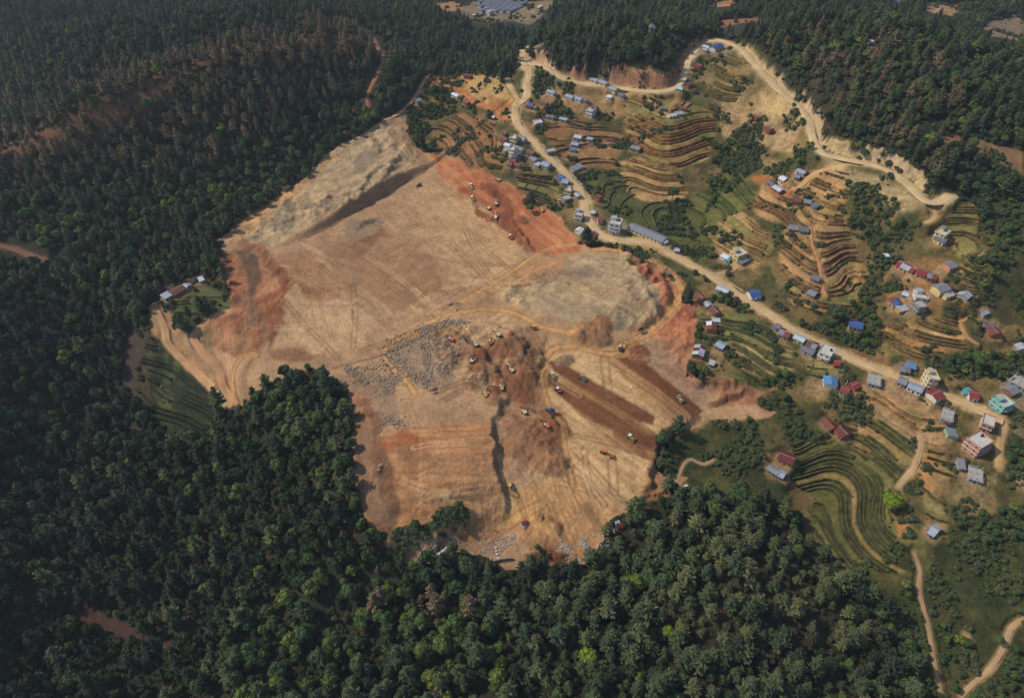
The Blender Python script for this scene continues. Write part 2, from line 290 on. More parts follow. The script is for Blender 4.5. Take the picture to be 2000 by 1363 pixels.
# farmland base: rough grass, dry patches
g = lin((90, 86, 52)) * (0.72 + 0.56 * N1)[..., None]
dry = sst(0.45, 0.62, N2); g = g + (lin((136, 110, 72)) - g) * (dry * 0.65)[..., None]; _p = sst(0.5, 0.62, fbm(GX, GY, 10, 4, 85)); g = g + (lin((62, 68, 36)) - g) * (_p * 0.55)[..., None]; _p = sst(0.57, 0.66, fbm(GX, GY, 15, 4, 86)); g = g + (lin((160, 128, 86)) - g) * (_p * 0.5)[..., None]
C[MF] = g[MF]
g2 = lin((70, 72, 42)) * (0.7 + 0.6 * N1)[..., None]; g2 = g2 + (lin((112, 92, 60)) - g2) * (sst(0.5, 0.7, N2) * 0.55)[..., None]; _p = sst(0.5, 0.62, fbm(GX, GY, 11, 4, 83)); g2 = g2 + (lin((52, 62, 32)) - g2) * (_p * 0.6)[..., None]; _p = sst(0.56, 0.66, fbm(GX, GY, 17, 4, 84)); g2 = g2 + (lin((104, 98, 56)) - g2) * (_p * 0.5)[..., None]
C[MSC] = g2[MSC]
BUSH[MF] = (0.12 + 0.42 * sst(0.45, 0.65, N2))[MF]; BUSH[MSC] = (0.48 + 0.42 * sst(0.4, 0.62, N2))[MSC]; _q = inside(SCR[0]) & ~MS; BUSH[_q] = (0.12 + 0.25 * sst(0.5, 0.62, N2))[_q]
# brown, dry pines on the left ridge, leafier wood at its foot
BROWN[inside("-200,420 0,350 150,300 250,330 420,330 560,260 640,200 720,170 745,95 690,50 600,35 450,75 300,135 200,195 100,245 -200,310")] = 0.8
BROWN[CR_[0]] = np.maximum(BROWN[CR_[0]], 0.85 * CR_[1])
BROWN[inside("150,150 300,110 330,170 200,215 120,230")] = 0.55
BROWN[inside("-100,180 60,150 120,200 60,230 -100,240")] = 0.45
BROWN[inside("560,1150 700,1100 1000,1180 1100,1250 900,1363 600,1300")] = 0.12
BROWN[inside("1450,110 1600,60 1850,120 1960,330 1800,345 1600,230")] = 0.28; BROWN[inside("1500,200 1600,230 1700,300 1800,340 1790,300 1700,240 1600,150")] = 0.4
BROAD[inside("250,500 330,430 480,420 620,330 740,240 820,170 760,150 640,240 520,300 380,360 240,400")] = 0.9
BROAD[inside("-200,420 120,400 250,480 380,500 300,640 0,640 -200,700")] = 0.62
BROAD[inside("1300,1363 1250,1200 1300,1050 1450,1000 1560,1080 1640,1250 1700,1363")] = 0.14
BROAD[inside("1000,1150 1300,1130 1300,1363 1000,1363")] = 0.2
BROAD[inside("500,1100 800,1120 1000,1180 1000,1363 450,1363")] = 0.72

OLIVE_LIT = np.full((NR, NC), 0.10); LIGHT = np.full((NR, NC), 0.10)
OLIVE_LIT[inside("1290,1290 1330,1060 1420,1000 1560,1010 1620,1120 1700,1250 1640,1300 1450,1250")] = 0.75; OLIVE_LIT[inside("1000,1160 1300,1130 1300,1330 1000,1330")] = 0.3  # right hill: sunlit look of the pines put into their needle colour
OLIVE_LIT[inside("480,830 620,760 690,800 700,980 560,960")] = 0.4; LIGHT[inside("520,1160 700,1120 1000,1200 1000,1400 450,1400")] = 0.3; LIGHT[inside("250,480 480,420 640,330 740,240 800,190 640,260 480,340 300,400")] = 0.3; LIGHT[inside("1000,1150 1700,1100 1800,1400 1000,1400")] = 0.16
OLIVE_LIT[inside("1060,60 1300,60 1330,150 1100,130")] = 0.3; OLIVE_LIT[inside("1450,110 1600,60 1850,120 1960,330 1800,345 1600,230")] = 0.4; OLIVE_LIT[inside("1500,180 1800,330 1900,300 1700,200 1550,120")] = 0.45
SHADEW = np.full((NR, NC), 0.15); SHADEW[inside("-300,560 120,560 280,640 300,800 420,830 500,850 640,920 720,1060 700,1140 520,1160 420,1320 300,1500 -300,1500")] = 0.85; SHADEW[inside("700,1060 900,1110 1100,1120 1180,1160 1000,1220 760,1160")] = 0.5; SHADEW[inside("1640,1150 1760,1250 1800,1500 1500,1500 1500,1330")] = 0.5  # share of darkened trees, painting shade and vignette into the left-bottom woods
# ------------------------------------------------------------------ earthworks: colours
base = lin((184, 148, 112)) * (0.90 + 0.2 * N1)[..., None]; base = base + (lin((166, 132, 102)) - base) * (sst(0.4, 0.65, N2) * 0.5)[..., None]
C[MS] = base[MS]
mp = paint("640,308 740,252 790,250 815,290 824,330 760,368 700,402 620,446 540,488 490,470 430,472 560,386", (184, 160, 124), 0.95, mott=0.25)
mixc(mp, (138, 124, 104), 0.75 * sst(0.52, 0.64, fbm(GX, GY, 26, 4, 31))); mixc(mp, (205, 178, 136), 0.6 * sst(0.58, 0.72, fbm(GX, GY, 18, 4, 33)))
streaks(mp, "470,470 640,330", (150, 132, 106), 0.5, 2.5, 50, 61)
paint("425,470 480,432 560,384 620,342 640,308 660,312 600,372 520,430 470,470", (196, 146, 96), 0.6)
paint("760,262 800,262 832,302 836,330 815,345 800,300", (156, 122, 92), 0.8)
mr = paint("835,302 900,318 960,345 1030,380 1010,396 1062,406 1100,430 1142,478 1130,492 1060,500 1030,480 965,425 915,372 868,350 846,330", (186, 112, 72), 0.9, mott=0.3)
streaks(mr, "900,350 1030,480", (160, 88, 58), 0.6, 2.2, 45, 62)
paint("896,362 935,358 950,372 965,400 1000,440 1040,496 1020,492 960,440 920,400", (166, 84, 54), 0.85, mott=0.3)
paint("945,362 962,366 975,395 990,412 968,404 952,398", (112, 62, 46), 0.85); paint("966,412 1002,430 1020,470 1042,497 1015,488 985,462", (128, 70, 48), 0.85, mott=0.2)
paint("1000,418 1012,420 1028,436 1036,446 1022,442", (116, 74, 54), 0.8)
paint("924,400 936,398 944,412 936,424 926,416", (80, 56, 44), 0.8)
mb = inside("860,350 915,374 965,428 1030,482 1060,500 1000,545 980,590 880,600 760,665 700,690 600,690 560,620 540,540 620,470 720,420 800,375")
streaks(mb, "700,540 900,600", (156, 122, 92), 0.6, 2.4, 70, 63); streaks(mb, "900,420 1010,540", (196, 160, 118), 0.5, 2.6, 60, 64)
streaks(mb, "760,640 1000,520", (150, 114, 84), 0.45, 1.3, 40, 71, (0.55, 0.8)); streaks(mb, "620,520 720,640", (204, 168, 126), 0.5, 1.4, 45, 72, (0.55, 0.8))
paint("545,500 600,500 690,560 650,600 580,560", (166, 116, 80), 0.6, mott=0.3); paint("590,560 640,570 630,600 600,590", (138, 98, 68), 0.6)
paint("640,480 760,440 860,480 880,560 800,600 700,560", (172, 132, 98), 0.5, mott=0.4)
paint("690,430 740,425 748,445 730,465 690,475 670,450", (142, 124, 104), 0.7, mott=0.3); paint("690,470 720,462 745,440 750,452 720,480", (128, 86, 60), 0.7)
paint("800,372 880,352 960,425 1030,482 1000,540 960,560 900,500 830,430", (200, 162, 118), 0.55, mott=0.3); paint("620,490 760,450 850,500 870,570 780,600 690,570", (148, 110, 80), 0.6, mott=0.45); paint("572,612 660,590 740,620 720,680 620,690 575,660", (198, 162, 126), 0.65, mott=0.3); paint("850,560 960,560 980,590 890,605", (156, 118, 86), 0.5, mott=0.4)
ml = paint("428,498 470,490 535,500 565,560 548,600 560,640 520,670 490,720 440,690 400,660 412,618 456,592 440,560 424,530", (146, 98, 70), 0.9, mott=0.35)
mixc(ml, (108, 90, 74), 0.6 * sst(0.55, 0.68, fbm(GX, GY, 30, 3, 36)))
streaks(ml, "470,520 500,680", (170, 120, 86), 0.5, 2.6, 40, 65)
paint("452,490 482,478 508,505 514,545 502,590 507,640 496,664 486,620 490,570 476,520", (92, 74, 60), 0.8, mott=0.2); paint("500,498 545,508 564,545 542,590 522,640 512,690 500,692 506,640 512,590 520,545", (174, 128, 92), 0.8, mott=0.2); paint("546,516 572,560 556,610 542,660 522,694 530,640 545,600 556,565", (104, 68, 48), 0.85, mott=0.15); paint("430,520 470,520 480,570 470,640 440,660 415,640 455,595", (150, 90, 62), 0.7, mott=0.4)  # dark bands: brown grooves with the shading of the bench edges painted in
paint("500,600 560,560 565,600 545,650 500,700 490,690", (150, 92, 60), 0.8, mott=0.3)
paint("470,720 560,690 640,700 680,740 600,725 540,755 484,790 466,790", (164, 134, 104), 0.7, mott=0.4); paint("520,690 600,680 620,695 560,712 530,705", (128, 84, 62), 0.7)
mg = paint("1070,520 1150,492 1212,490 1280,525 1300,580 1300,610 1260,650 1150,645 1060,610 980,590 1000,550", (176, 154, 120), 0.95, mott=0.25)
mixc(mg, (132, 120, 104), 0.7 * sst(0.5, 0.64, fbm(GX, GY, 24, 4, 34))); mixc(mg, (206, 176, 128), 0.6 * sst(0.58, 0.7, fbm(GX, GY, 16, 4, 35)))
streaks(mg, "1020,560 1200,640", (150, 130, 104), 0.5, 2.4, 30, 66)
mk = paint("1216,488 1262,503 1310,530 1330,560 1335,590 1362,602 1376,628 1362,665 1340,698 1342,720 1310,700 1270,660 1295,620 1280,560 1240,520", (188, 116, 82), 0.85, mott=0.35)
mixc(mk, (158, 82, 58), 0.7 * sst(0.55, 0.7, fbm(GX, GY, 20, 3, 37)))
paint("1050,505 1110,505 1090,540 1030,560 990,555", (184, 132, 88), 0.6)
paint("1240,680 1290,660 1330,700 1345,740 1390,768 1385,790 1330,780 1260,720", (164, 132, 108), 0.7, mott=0.3)
mt = inside("840,640 1060,640 1075,720 1060,760 1100,830 1110,920 1040,920 980,880 960,800 900,760 850,700")
mixc(mt, (150, 110, 78), 0.7 * sst(0.48, 0.62, fbm(GX, GY, 15, 4, 38)))
paint("760,680 860,650 930,640 980,600 940,600 850,640 790,665", (178, 138, 98), 0.5)
paint("750,690 800,670 850,670 870,720 900,750 840,770 790,740", (134, 120, 104), 0.7, mott=0.4)
paint("660,740 740,720 770,760 780,830 740,850 720,780", (124, 108, 92), 0.7, mott=0.3)
mlb = paint("735,860 960,830 985,960 995,1010 960,1000 880,985 780,1040 745,1060 740,960", (186, 132, 88), 0.75, mott=0.2)
streaks(mlb, "760,960 960,985", (160, 106, 70), 0.7, 2.0, 60, 67); streaks(mlb, "780,900 960,890", (204, 156, 108), 0.5, 2.4, 50, 68)
paint("728,868 780,852 830,870 850,895 790,905 750,900", (158, 88, 58), 0.8, mott=0.3); paint("765,880 830,885 845,905 800,930 770,915", (118, 86, 66), 0.7, mott=0.4)
paint("690,790 735,840 745,960 760,1060 745,1078 712,1010 696,930 682,850", (136, 104, 80), 0.85, mott=0.3)
paint("720,890 745,885 760,960 775,1010 755,1040 738,980", (96, 78, 62), 0.8, mott=0.4)
paint("690,760 720,770 735,850 715,840", (158, 112, 82), 0.7)
mrb = inside("1070,690 1130,680 1200,690 1330,780 1390,800 1330,842 1285,865 1278,905 1262,968 1180,1000 1100,1000 1060,940 1110,900 1090,820 1060,760")
mixc(mrb, (208, 172, 124), 0.85); mixc(mrb, (180, 146, 108), 0.6 * sst(0.5, 0.7, N2))
streaks(mrb, "1090,720 1280,860", (160, 120, 82), 0.55, 1.5, 120, 69); streaks(mrb, "1090,900 1200,990", (210, 172, 126), 0.4, 1.4, 40, 73)
for pl, cc, aa in (("1064,702 1100,709 1180,758 1278,820 1274,836 1236,826 1150,772 1084,726", (112, 68, 42), 0.95), ("1074,740 1110,750 1200,804 1292,864 1286,894 1250,884 1160,828 1082,764", (112, 68, 42), 0.95), ("1100,735 1225,812 1288,862 1262,856 1100,748", (166, 122, 82), 0.7),
                   ("1192,690 1240,692 1300,742 1374,802 1354,822 1280,768", (112, 68, 42), 0.95), ("1110,790 1240,872 1284,892 1278,912 1200,880", (166, 120, 78), 0.7), ("1180,694 1196,696 1350,818 1320,835 1260,790", (182, 138, 94), 0.8), ("1212,672 1240,676 1256,700 1236,702 1215,690", (128, 78, 52), 0.8)):
    M_ = paint(pl, cc, aa, jit=False, soft=1); streaks(M_, "1090,720 1280,860", (112, 70, 46), 0.5, 1.8, 120, 70)
paint("985,960 1060,930 1180,985 1220,1010 1180,1060 1140,1095 1080,1060 1000,1040", (194, 146, 96), 0.8, mott=0.2)
paint("1020,1010 1060,1000 1110,1050 1090,1085 1020,1060", (140, 98, 68), 0.7, mott=0.4); paint("1030,1085 1075,1075 1110,1100 1060,1106", (126, 78, 54), 0.7)
paint("775,1112 800,1085 860,1060 900,1050 940,1060 900,1080 850,1092", (150, 132, 116), 0.7, mott=0.3); paint("890,1000 980,1005 1000,1030 920,1060 880,1040", (178, 126, 80), 0.7)
paint("1400,760 1470,752 1525,756 1500,775 1420,790 1390,790", (156, 98, 68), 0.85, mott=0.3); paint("1390,800 1440,796 1480,810 1425,822", (186, 150, 112), 0.8)
paint("1270,930 1330,925 1345,940 1320,965 1260,975", (184, 130, 84), 0.8, mott=0.3)

# ------------------------------------------------------------------ earthworks: banks, pits, spoil
scarp("535,497 590,468 640,442 700,408 760,372 800,350 826,334", [0, 2, 5, 8, 9, 8, 3], 9, 110, (132, 100, 76), side=1, ca=0.8, rough=0.25, jit=0.2)
scarp("740,370 775,335 800,310 815,292", [0, 3, 4, 0], 8, 22, (176, 146, 112), side=1)
for q in ("700,400 730,360 760,340", "735,385 765,352 790,330"): scarp(q, [0, 2.2, 0], 4, 10, (130, 108, 86), side=1)
scarp("690,455 722,432 745,436", [0, 2.5, 1], 5, 16, (140, 120, 98), side=1)
scarp("440,478 490,480 530,520 566,566 545,610 548,650", [0, 2.5, 5, 5.5, 5, 0], 9, 30, (132, 86, 60), side=1)
scarp("440,560 460,590 500,620 520,660 490,700 470,740", [0, 2, 3, 3, 2, 0], 8, 18, (124, 92, 70), side=1)
scarp("445,505 430,540 448,570 455,600 415,625 392,650", [0, 3, 4, 4, 3, 0], 6, 25, (146, 98, 70), side=1)
scarp("930,356 950,366 966,384 985,402 1000,424", [0, 3, 4, 3, 0], 6, 14, (110, 66, 48), side=1)
scarp("1044,498 1012,470 976,436 935,420 926,398 940,388", [0, 2, 2.5, 3, 3, 0], 5, 16, (120, 74, 50), side=-1)
scarp("1046,498 1026,468 1006,440 990,420", [0, 2.5, 2, 0], 4.5, 14, (140, 78, 52), side=1)
scarp("965,822 960,842 966,870 970,900 976,930 990,965 996,1000 985,1018", [0, 4, 5.5, 5, 4.5, 4, 3.5, 0], 4.5, 30, (128, 98, 76), side=-1, ca=0.7)
scarp("1000,766 985,790 972,815 966,840", [0, 2.5, 3.5, 0], 5, 12, (136, 112, 90), side=-1)
scarp("1010,640 1030,668 1024,690 1050,680 1062,705 1040,735", [0, 2, 2.5, 3, 3, 0], 5, 9, (150, 120, 92), side=-1)
scarp("985,700 1005,716 1018,742 1030,770", [0, 1.8, 2.2, 0], 4, 9, (136, 100, 74), side=1)
scarp("980,702 970,725 985,745", [0, 2.5, 0], 4, 6, (112, 76, 56), side=-1)
scarp("905,660 940,690 965,708 985,735", [0, 2, 2, 0], 4, 10, (128, 100, 78), side=-1)
scarp("950,628 990,650 1010,668 1030,700", [0, 1.8, 2.2, 0], 4, 9, (150, 122, 94), side=-1)
scarp("880,655 860,640 900,660 930,680", [0, 1.5, 1.5, 0], 3, 8, (130, 104, 84), side=-1)
scarp("930,770 920,745 945,735 958,755", [0, 2, 2.5, 0], 4, 6, (110, 76, 52), side=-1)
scarp("1010,790 1040,808 1070,812 1096,836 1100,860", [0, 2, 2, 3, 0], 5, 10, (128, 90, 62), side=-1)
for q in ("1050,560 1090,552 1130,565", "1170,590 1200,615 1195,640", "1190,600 1235,625 1240,650", "1130,600 1160,625 1185,648", "1205,560 1230,600 1260,625", "1225,580 1258,600 1280,618"):
    scarp(q, [0, 2.6, 0], 4, 9, (158, 134, 104), side=random.choice((1, -1)))
scarp("1256,502 1290,530 1308,570 1300,600 1262,640 1225,662", [0, 3, 4, 4, 4, 0], 8, 30, (190, 122, 92), side=-1, ca=0.6)
scarp("1340,700 1345,735 1370,756 1400,765 1450,752 1500,752", [0, 4, 5, 4, 3, 0], 7, 25, (158, 100, 76), side=1, ca=0.7)
scarp("1380,790 1398,788 1420,780 1452,770 1480,772", [0, 2.5, 2.5, 2, 0], 4, 18, (120, 84, 62), side=1)
scarp("1370,800 1335,838 1300,855 1285,878 1278,905 1270,950 1258,980", [0, 3, 4, 4, 4, 4, 0], 6, 26, (150, 104, 76), side=-1, ca=0.7)
scarp("690,770 722,800 735,850 738,900 752,960 770,1010", [0, 2, 3, 4, 4, 0], 7, 30, (120, 86, 66), side=1)
scarp("1020,1000 1060,1008 1090,1030 1110,1060", [0, 2, 2.5, 0], 5, 12, (140, 96, 64), side=-1)
scarp("770,1050 830,1062 890,1040 960,1012 990,1008", [0, 4, 5, 4, 0], 9, 24, (140, 104, 78), side=1, ca=0.5)
scarp("1020,1092 1060,1080 1100,1086 1130,1110", [0, 3, 3, 0], 5, 14, (130, 80, 54), side=1)
rag = (MS * 1.0) * sst(0.35, 0.6, fbm(GX, GY, 60, 2, 41))
Z += rag * (fbm(GX, GY, 9, 4, 42) - 0.5) * 1.5 * (1 - 0.8 * mrb)
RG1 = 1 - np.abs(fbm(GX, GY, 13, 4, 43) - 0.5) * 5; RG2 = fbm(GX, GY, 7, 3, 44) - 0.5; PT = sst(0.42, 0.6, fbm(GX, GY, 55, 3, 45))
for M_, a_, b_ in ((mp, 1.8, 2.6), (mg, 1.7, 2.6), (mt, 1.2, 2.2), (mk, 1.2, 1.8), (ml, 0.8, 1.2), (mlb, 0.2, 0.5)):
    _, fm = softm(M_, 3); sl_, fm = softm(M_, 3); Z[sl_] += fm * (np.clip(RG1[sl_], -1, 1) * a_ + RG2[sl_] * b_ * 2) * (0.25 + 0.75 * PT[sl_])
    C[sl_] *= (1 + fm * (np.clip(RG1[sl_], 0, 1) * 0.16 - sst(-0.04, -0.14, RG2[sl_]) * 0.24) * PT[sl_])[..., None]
DK = (124, 82, 56)
for px, py, r, h, cc, el, an in ((1050, 735, 9, 3, DK, 1.4, -0.5), (1020, 730, 8, 3, (140, 96, 66), 1.6, -0.6), (928, 722, 7, 2.5, (140, 94, 66), 1.2, -0.3), (938, 690, 6, 1.5, (122, 80, 56), 1.3, -0.5), (976, 685, 7, 2, (132, 92, 64), 1.2, -0.5), (1020, 690, 9, 3, (120, 88, 64), 1.4, -0.8), (1010, 760, 9, 3, (132, 86, 60), 1.6, -0.6),
                                  (1030, 845, 9, 3, (146, 108, 78), 1.1, 0.2), (1010, 868, 8, 2.5, (156, 116, 84), 1, 0), (1060, 880, 11, 3, (154, 112, 80), 1.3, -0.8), (1085, 905, 8, 2.5, (158, 116, 82), 1.2, -0.8), (1086, 835, 8, 3, (136, 90, 58), 1.3, -0.9), (1065, 862, 7, 2.5, (148, 104, 72), 1, 0),
                                  (1142, 652, 11, 3, (168, 128, 90), 1, 0), (1172, 640, 9, 2.5, (154, 108, 74), 1, 0), (1175, 668, 8, 3.5, (142, 108, 80), 1, 0.5), (1128, 662, 6, 2.5, (150, 112, 82), 1, 0), (1105, 702, 5, 2, (140, 112, 88), 1, 0), (1245, 690, 8, 2, (130, 82, 56), 1.3, -0.7),
                                  (965, 765, 5, 2, DK, 1, 0), (960, 790, 6, 2.5, (150, 108, 78), 1, 0), (1000, 830, 7, 2.5, (150, 112, 84), 1, 0), (985, 420, 6, 1.5, (130, 76, 52), 1, 0), (1020, 432, 5, 1.5, (128, 84, 60), 1.4, -0.7)):
    heap(px, py, r, h, cc, el, an)
# wheel tracks and haul routes on the bare soil
HT = (206, 160, 104)
for q, w_ in (("1125,475 1060,490 980,545 900,590 830,640 770,668 752,690 770,720 800,750 812,770", 6), ("770,668 850,625 930,605 1000,610 1060,640 1120,650", 7), ("1210,678 1260,655 1310,605 1332,575 1318,545 1280,515 1220,492 1160,488", 9),
              ("1062,705 1085,680 1130,678 1180,692 1220,690", 7), ("1070,715 1060,740 1072,790 1095,830 1105,880 1120,950", 5), ("460,790 455,740 470,700 500,690", 6), ("980,1030 1020,1005 1060,985", 8), ("1050,1030 1100,1060 1120,1085", 7)):
    line(q, w_, HT, 0.75); line(q, w_, (162, 118, 78), 0.7, twin=w_ * 0.62, rut=0.5, dz=-0.25)
for q, tw in (("690,560 694,620 690,680", 3), ("700,690 830,640", 3), ("560,600 660,700", 2.6), ("880,470 960,560", 3), ("905,440 945,520 970,545", 3), ("1180,700 1188,770", 5), ("1195,905 1200,960", 5), ("1105,900 1180,985", 3), ("1120,880 1210,975", 3), ("1100,930 1130,1000", 3), ("1140,880 1150,960", 3),
              ("1060,1000 1105,1080", 3), ("1085,985 1120,1070", 3), ("760,560 860,620", 3), ("620,520 740,600", 3), ("1140,560 1060,540 1000,560", 3), ("850,770 890,752 960,742", 2.5), ("870,780 900,765", 2.5), ("930,470 1010,540", 3), ("820,500 1000,520", 3)):
    line(q, 1, (140, 106, 76), 0.55, twin=tw, rut=0.55)
for q in ("650,720 760,690 830,655", "1000,560 1080,552", "1180,740 1184,778", "1042,700 1044,790", "900,640 985,735", "870,655 950,720"): line(q, 1.4, (120, 92, 70), 0.6, dz=-0.4)

# ------------------------------------------------------------------ farmland: terraces and fields
TAN, OCH, BRN, GRN, OLV, RIS = (186, 154, 108), (184, 144, 98), (158, 116, 80), (112, 116, 62), (134, 126, 76), (74, 68, 42)
terrace("1225,190 1300,185 1390,210 1398,260 1390,310 1330,330 1265,310 1228,285 1215,240", 1.9, [OCH, (176, 142, 88), GRN, OLV, OCH], (112, 80, 50), cell=60, seed=1)
terrace("1200,318 1250,306 1320,345 1345,372 1330,392 1260,398 1215,372", 1.5, [TAN, OCH, TAN, OLV], (110, 84, 52), cell=80, seed=2)
terrace("1048,246 1130,236 1212,250 1216,290 1192,330 1140,332 1098,312", 1.7, [BRN, (150, 108, 74), (164, 126, 84)], (84, 66, 46), cell=60, seed=3)
terrace("842,252 905,222 962,238 985,300 990,338 920,332 862,298", 2.2, [(154, 106, 72), (160, 106, 68), (148, 110, 76)], (72, 62, 42), cell=90, seed=4)
paint("900,148 945,146 990,176 1006,200 1012,236 985,224 948,208 925,186 905,168", (202, 160, 104), 0.9, mott=0.25); paint("950,190 1000,200 1000,228 962,212", (164, 98, 64), 0.75, mott=0.2); paint("940,150 985,178 980,190 950,172", (150, 128, 80), 0.5, mott=0.4)
paint("826,164 848,148 874,152 905,176 930,198 985,222 1012,240 1008,246 970,226 920,206 890,186 862,166 840,172", (190, 118, 74), 0.9, jit=False); paint("905,232 960,236 990,300 992,336 930,334 900,300", (150, 108, 72), 0.6)
terrace("1012,328 1058,330 1080,345 1106,392 1095,405 1060,402 1010,372", 1.8, [(140, 122, 78), (150, 120, 78), OLV], (60, 58, 36), cell=90, seed=5)
terrace("1138,346 1200,330 1245,388 1300,402 1335,420 1320,452 1250,440 1185,425 1162,382", 1.3, [(82, 86, 48), (88, 90, 50), (100, 96, 58)], (52, 54, 32), cell=50, seed=6)
terrace("1340,400 1420,340 1460,330 1470,400 1400,440 1380,520 1330,500 1300,470", 2.2, [(100, 102, 52), (92, 94, 48), (112, 106, 60)], (66, 72, 38), cell=50, seed=7)
terrace("1468,392 1500,345 1580,330 1655,335 1640,440 1560,448 1480,420", 2.2, [(186, 138, 92), OCH, (170, 136, 90)], (92, 72, 46), cell=40, seed=8)
paint("1464,345 1500,335 1545,365 1540,395 1500,385", (196, 122, 76), 0.8, mott=0.3)
terrace("1524,470 1560,456 1650,425 1672,480 1684,545 1660,600 1600,612 1550,590 1525,530", 2.0, [(184, 140, 96), (178, 136, 92), (170, 136, 90), OLV], (104, 80, 54), cell=60, seed=9)
terrace("1378,440 1452,415 1515,475 1470,525 1412,505", 1.6, [TAN, (192, 150, 100), TAN, OLV], (120, 92, 60), cell=22, seed=10)
terrace("1845,425 1898,400 1922,480 1912,590 1885,628 1856,575 1870,510 1858,470", 1.6, [(176, 146, 94), OLV, (182, 146, 96)], (86, 74, 46), cell=40, seed=11)
terrace("1720,640 1780,620 1860,620 1895,680 1800,705 1722,695", 1.6, [(186, 132, 84), OCH, (160, 128, 80)], (92, 76, 48), cell=28, seed=12)
paint("1750,500 1840,500 1890,560 1890,610 1830,620 1740,600 1720,540", (178, 126, 84), 0.7, mott=0.6)
paint("1700,400 1760,400 1760,420 1720,430", (190, 150, 100), 0.6, mott=0.5)
terrace("1425,672 1540,692 1546,728 1480,738 1428,728", 0.9, [(168, 138, 94), (176, 146, 100)], (72, 70, 42), cell=17, seed=13, wob=0.2)
terrace("1360,612 1400,600 1470,620 1530,660 1560,700 1540,692 1425,672 1380,668", 1.2, [OLV, (124, 120, 70), (150, 122, 80)], (70, 70, 42), cell=40, seed=14)
terrace("1400,735 1500,740 1540,730 1500,765 1430,755", 1.2, [(88, 96, 50), (98, 102, 56)], (54, 60, 34), cell=30, seed=15)
terrace("1572,700 1640,705 1650,740 1600,745 1570,735", 1.0, [(172, 146, 102), OLV, (166, 138, 96)], (70, 70, 42), cell=24, seed=16)
paint("1570,740 1625,735 1640,775 1590,785 1565,765", (164, 136, 96), 0.85)
paint("1675,688 1735,695 1738,715 1700,712 1678,702", (150, 106, 74), 0.85, jit=False)
terrace("1660,765 1740,745 1800,760 1850,810 1855,880 1800,865 1740,835 1660,800", 2.4, [(178, 144, 104), (170, 136, 98), (186, 148, 106)], (136, 104, 70), cell=120, seed=17)
terrace("1640,800 1740,835 1800,865 1850,890 1870,930 1815,960 1790,920 1760,900 1700,905 1640,870", 2.0, [(178, 134, 86), OCH, (160, 132, 82)], (72, 70, 40), cell=50, seed=18)
terrace("1560,850 1640,860 1760,905 1780,960 1740,1010 1790,1050 1790,1130 1720,1125 1640,1110 1590,1050 1600,960 1540,930", 1.5, [(98, 96, 54), (90, 92, 48), (112, 104, 62), (140, 114, 72)], (62, 62, 36), cell=60, seed=19, wob=0.95)
terrace("1790,930 1830,960 1850,1000 1850,1060 1800,1050", 1.5, [(172, 138, 92), OLV], (84, 76, 46), cell=50, seed=20)
paint("1800,880 1832,885 1825,950 1800,965 1790,920", (190, 134, 84), 0.9); paint("1752,1000 1775,1000 1776,1045 1752,1048", (184, 126, 82), 0.9, jit=False); paint("1790,910 1850,900 1862,960 1830,965", (172, 134, 90), 0.6, mott=0.4)
paint("1870,930 1950,935 1945,1000 1880,990", (156, 132, 94), 0.8, mott=0.3); paint("1850,985 1930,985 1940,1010 1860,1012", (150, 124, 84), 0.6, mott=0.3)
terrace("1395,100 1450,112 1470,160 1440,205 1395,200", 2.2, [(142, 118, 76), (150, 122, 80), OLV], (84, 74, 46), cell=60, seed=21)
mz = paint("1395,205 1470,185 1540,195 1570,240 1560,300 1490,285 1410,262", (188, 156, 116), 0.9, mott=0.75)
paint("1480,180 1530,200 1540,235 1500,225", (206, 174, 124), 0.8, mott=0.3)
mc = paint("1604,318 1700,332 1770,368 1800,408 1748,402 1690,372 1620,350", (214, 186, 140), 0.9, mott=0.45)
paint("1475,295 1520,310 1535,330 1490,340", (176, 142, 100), 0.7, mott=0.5)
paint("1060,165 1130,180 1215,180 1240,215 1200,235 1120,215 1050,200", (180, 140, 100), 0.75, mott=0.3); paint("1040,205 1075,215 1090,232 1050,235", (168, 104, 72), 0.85)
paint("1400,90 1420,80 1440,95 1420,112 1390,110", (150, 136, 120), 0.6, mott=0.4)
paint("1180,440 1215,425 1222,455 1190,462", (168, 148, 120), 0.7); paint("1225,465 1300,478 1310,498 1240,480", (178, 154, 116), 0.8); paint("1420,500 1455,505 1450,525 1425,520", (190, 150, 104), 0.8)
paint("1960,730 2020,720 2020,800 1960,800", (150, 136, 116), 0.7, mott=0.3); paint("1975,830 2020,830 2020,880 1975,870", (146, 130, 100), 0.6); paint("1985,880 2020,880 2020,960 1980,950", (164, 138, 104), 0.8)
terrace("335,590 400,560 455,585 450,605 400,622 350,640", 1.4, [(72, 92, 44), (84, 92, 50), (120, 92, 64)], (62, 58, 36), cell=60, seed=22)
paint("312,570 385,540 410,545 395,570 330,600", (132, 100, 74), 0.6, mott=0.4)
M_ = terrace("300,655 330,655 400,735 442,775 440,800 360,860 300,830 262,770 270,700", 2.4, [(52, 60, 36), (48, 56, 34), (58, 62, 40)], (40, 44, 28), cell=90, seed=23); TREE[M_] = 0; BUSH[M_] = 0.03; CLS[M_] = 2
M_ = paint("300,595 335,615 350,650 400,705 440,745 466,795 440,800 400,745 340,690 300,655", (178, 138, 98), 0.9); TREE[M_] = 0
M_ = paint("355,640 400,625 420,680 440,740 420,745 375,690", (76, 84, 48), 0.7, mott=0.3); TREE[M_] = 0
for s in ("300,595 320,560 390,530 455,590 410,615 340,650", "230,690 262,640 300,640 290,800 250,800"): TREE[inside(s)] = 0; BUSH[inside(s)] = 0.25
M_ = inside("230,690 262,640 300,640 290,800 250,800"); mixc(M_, (92, 76, 60), 0.6)
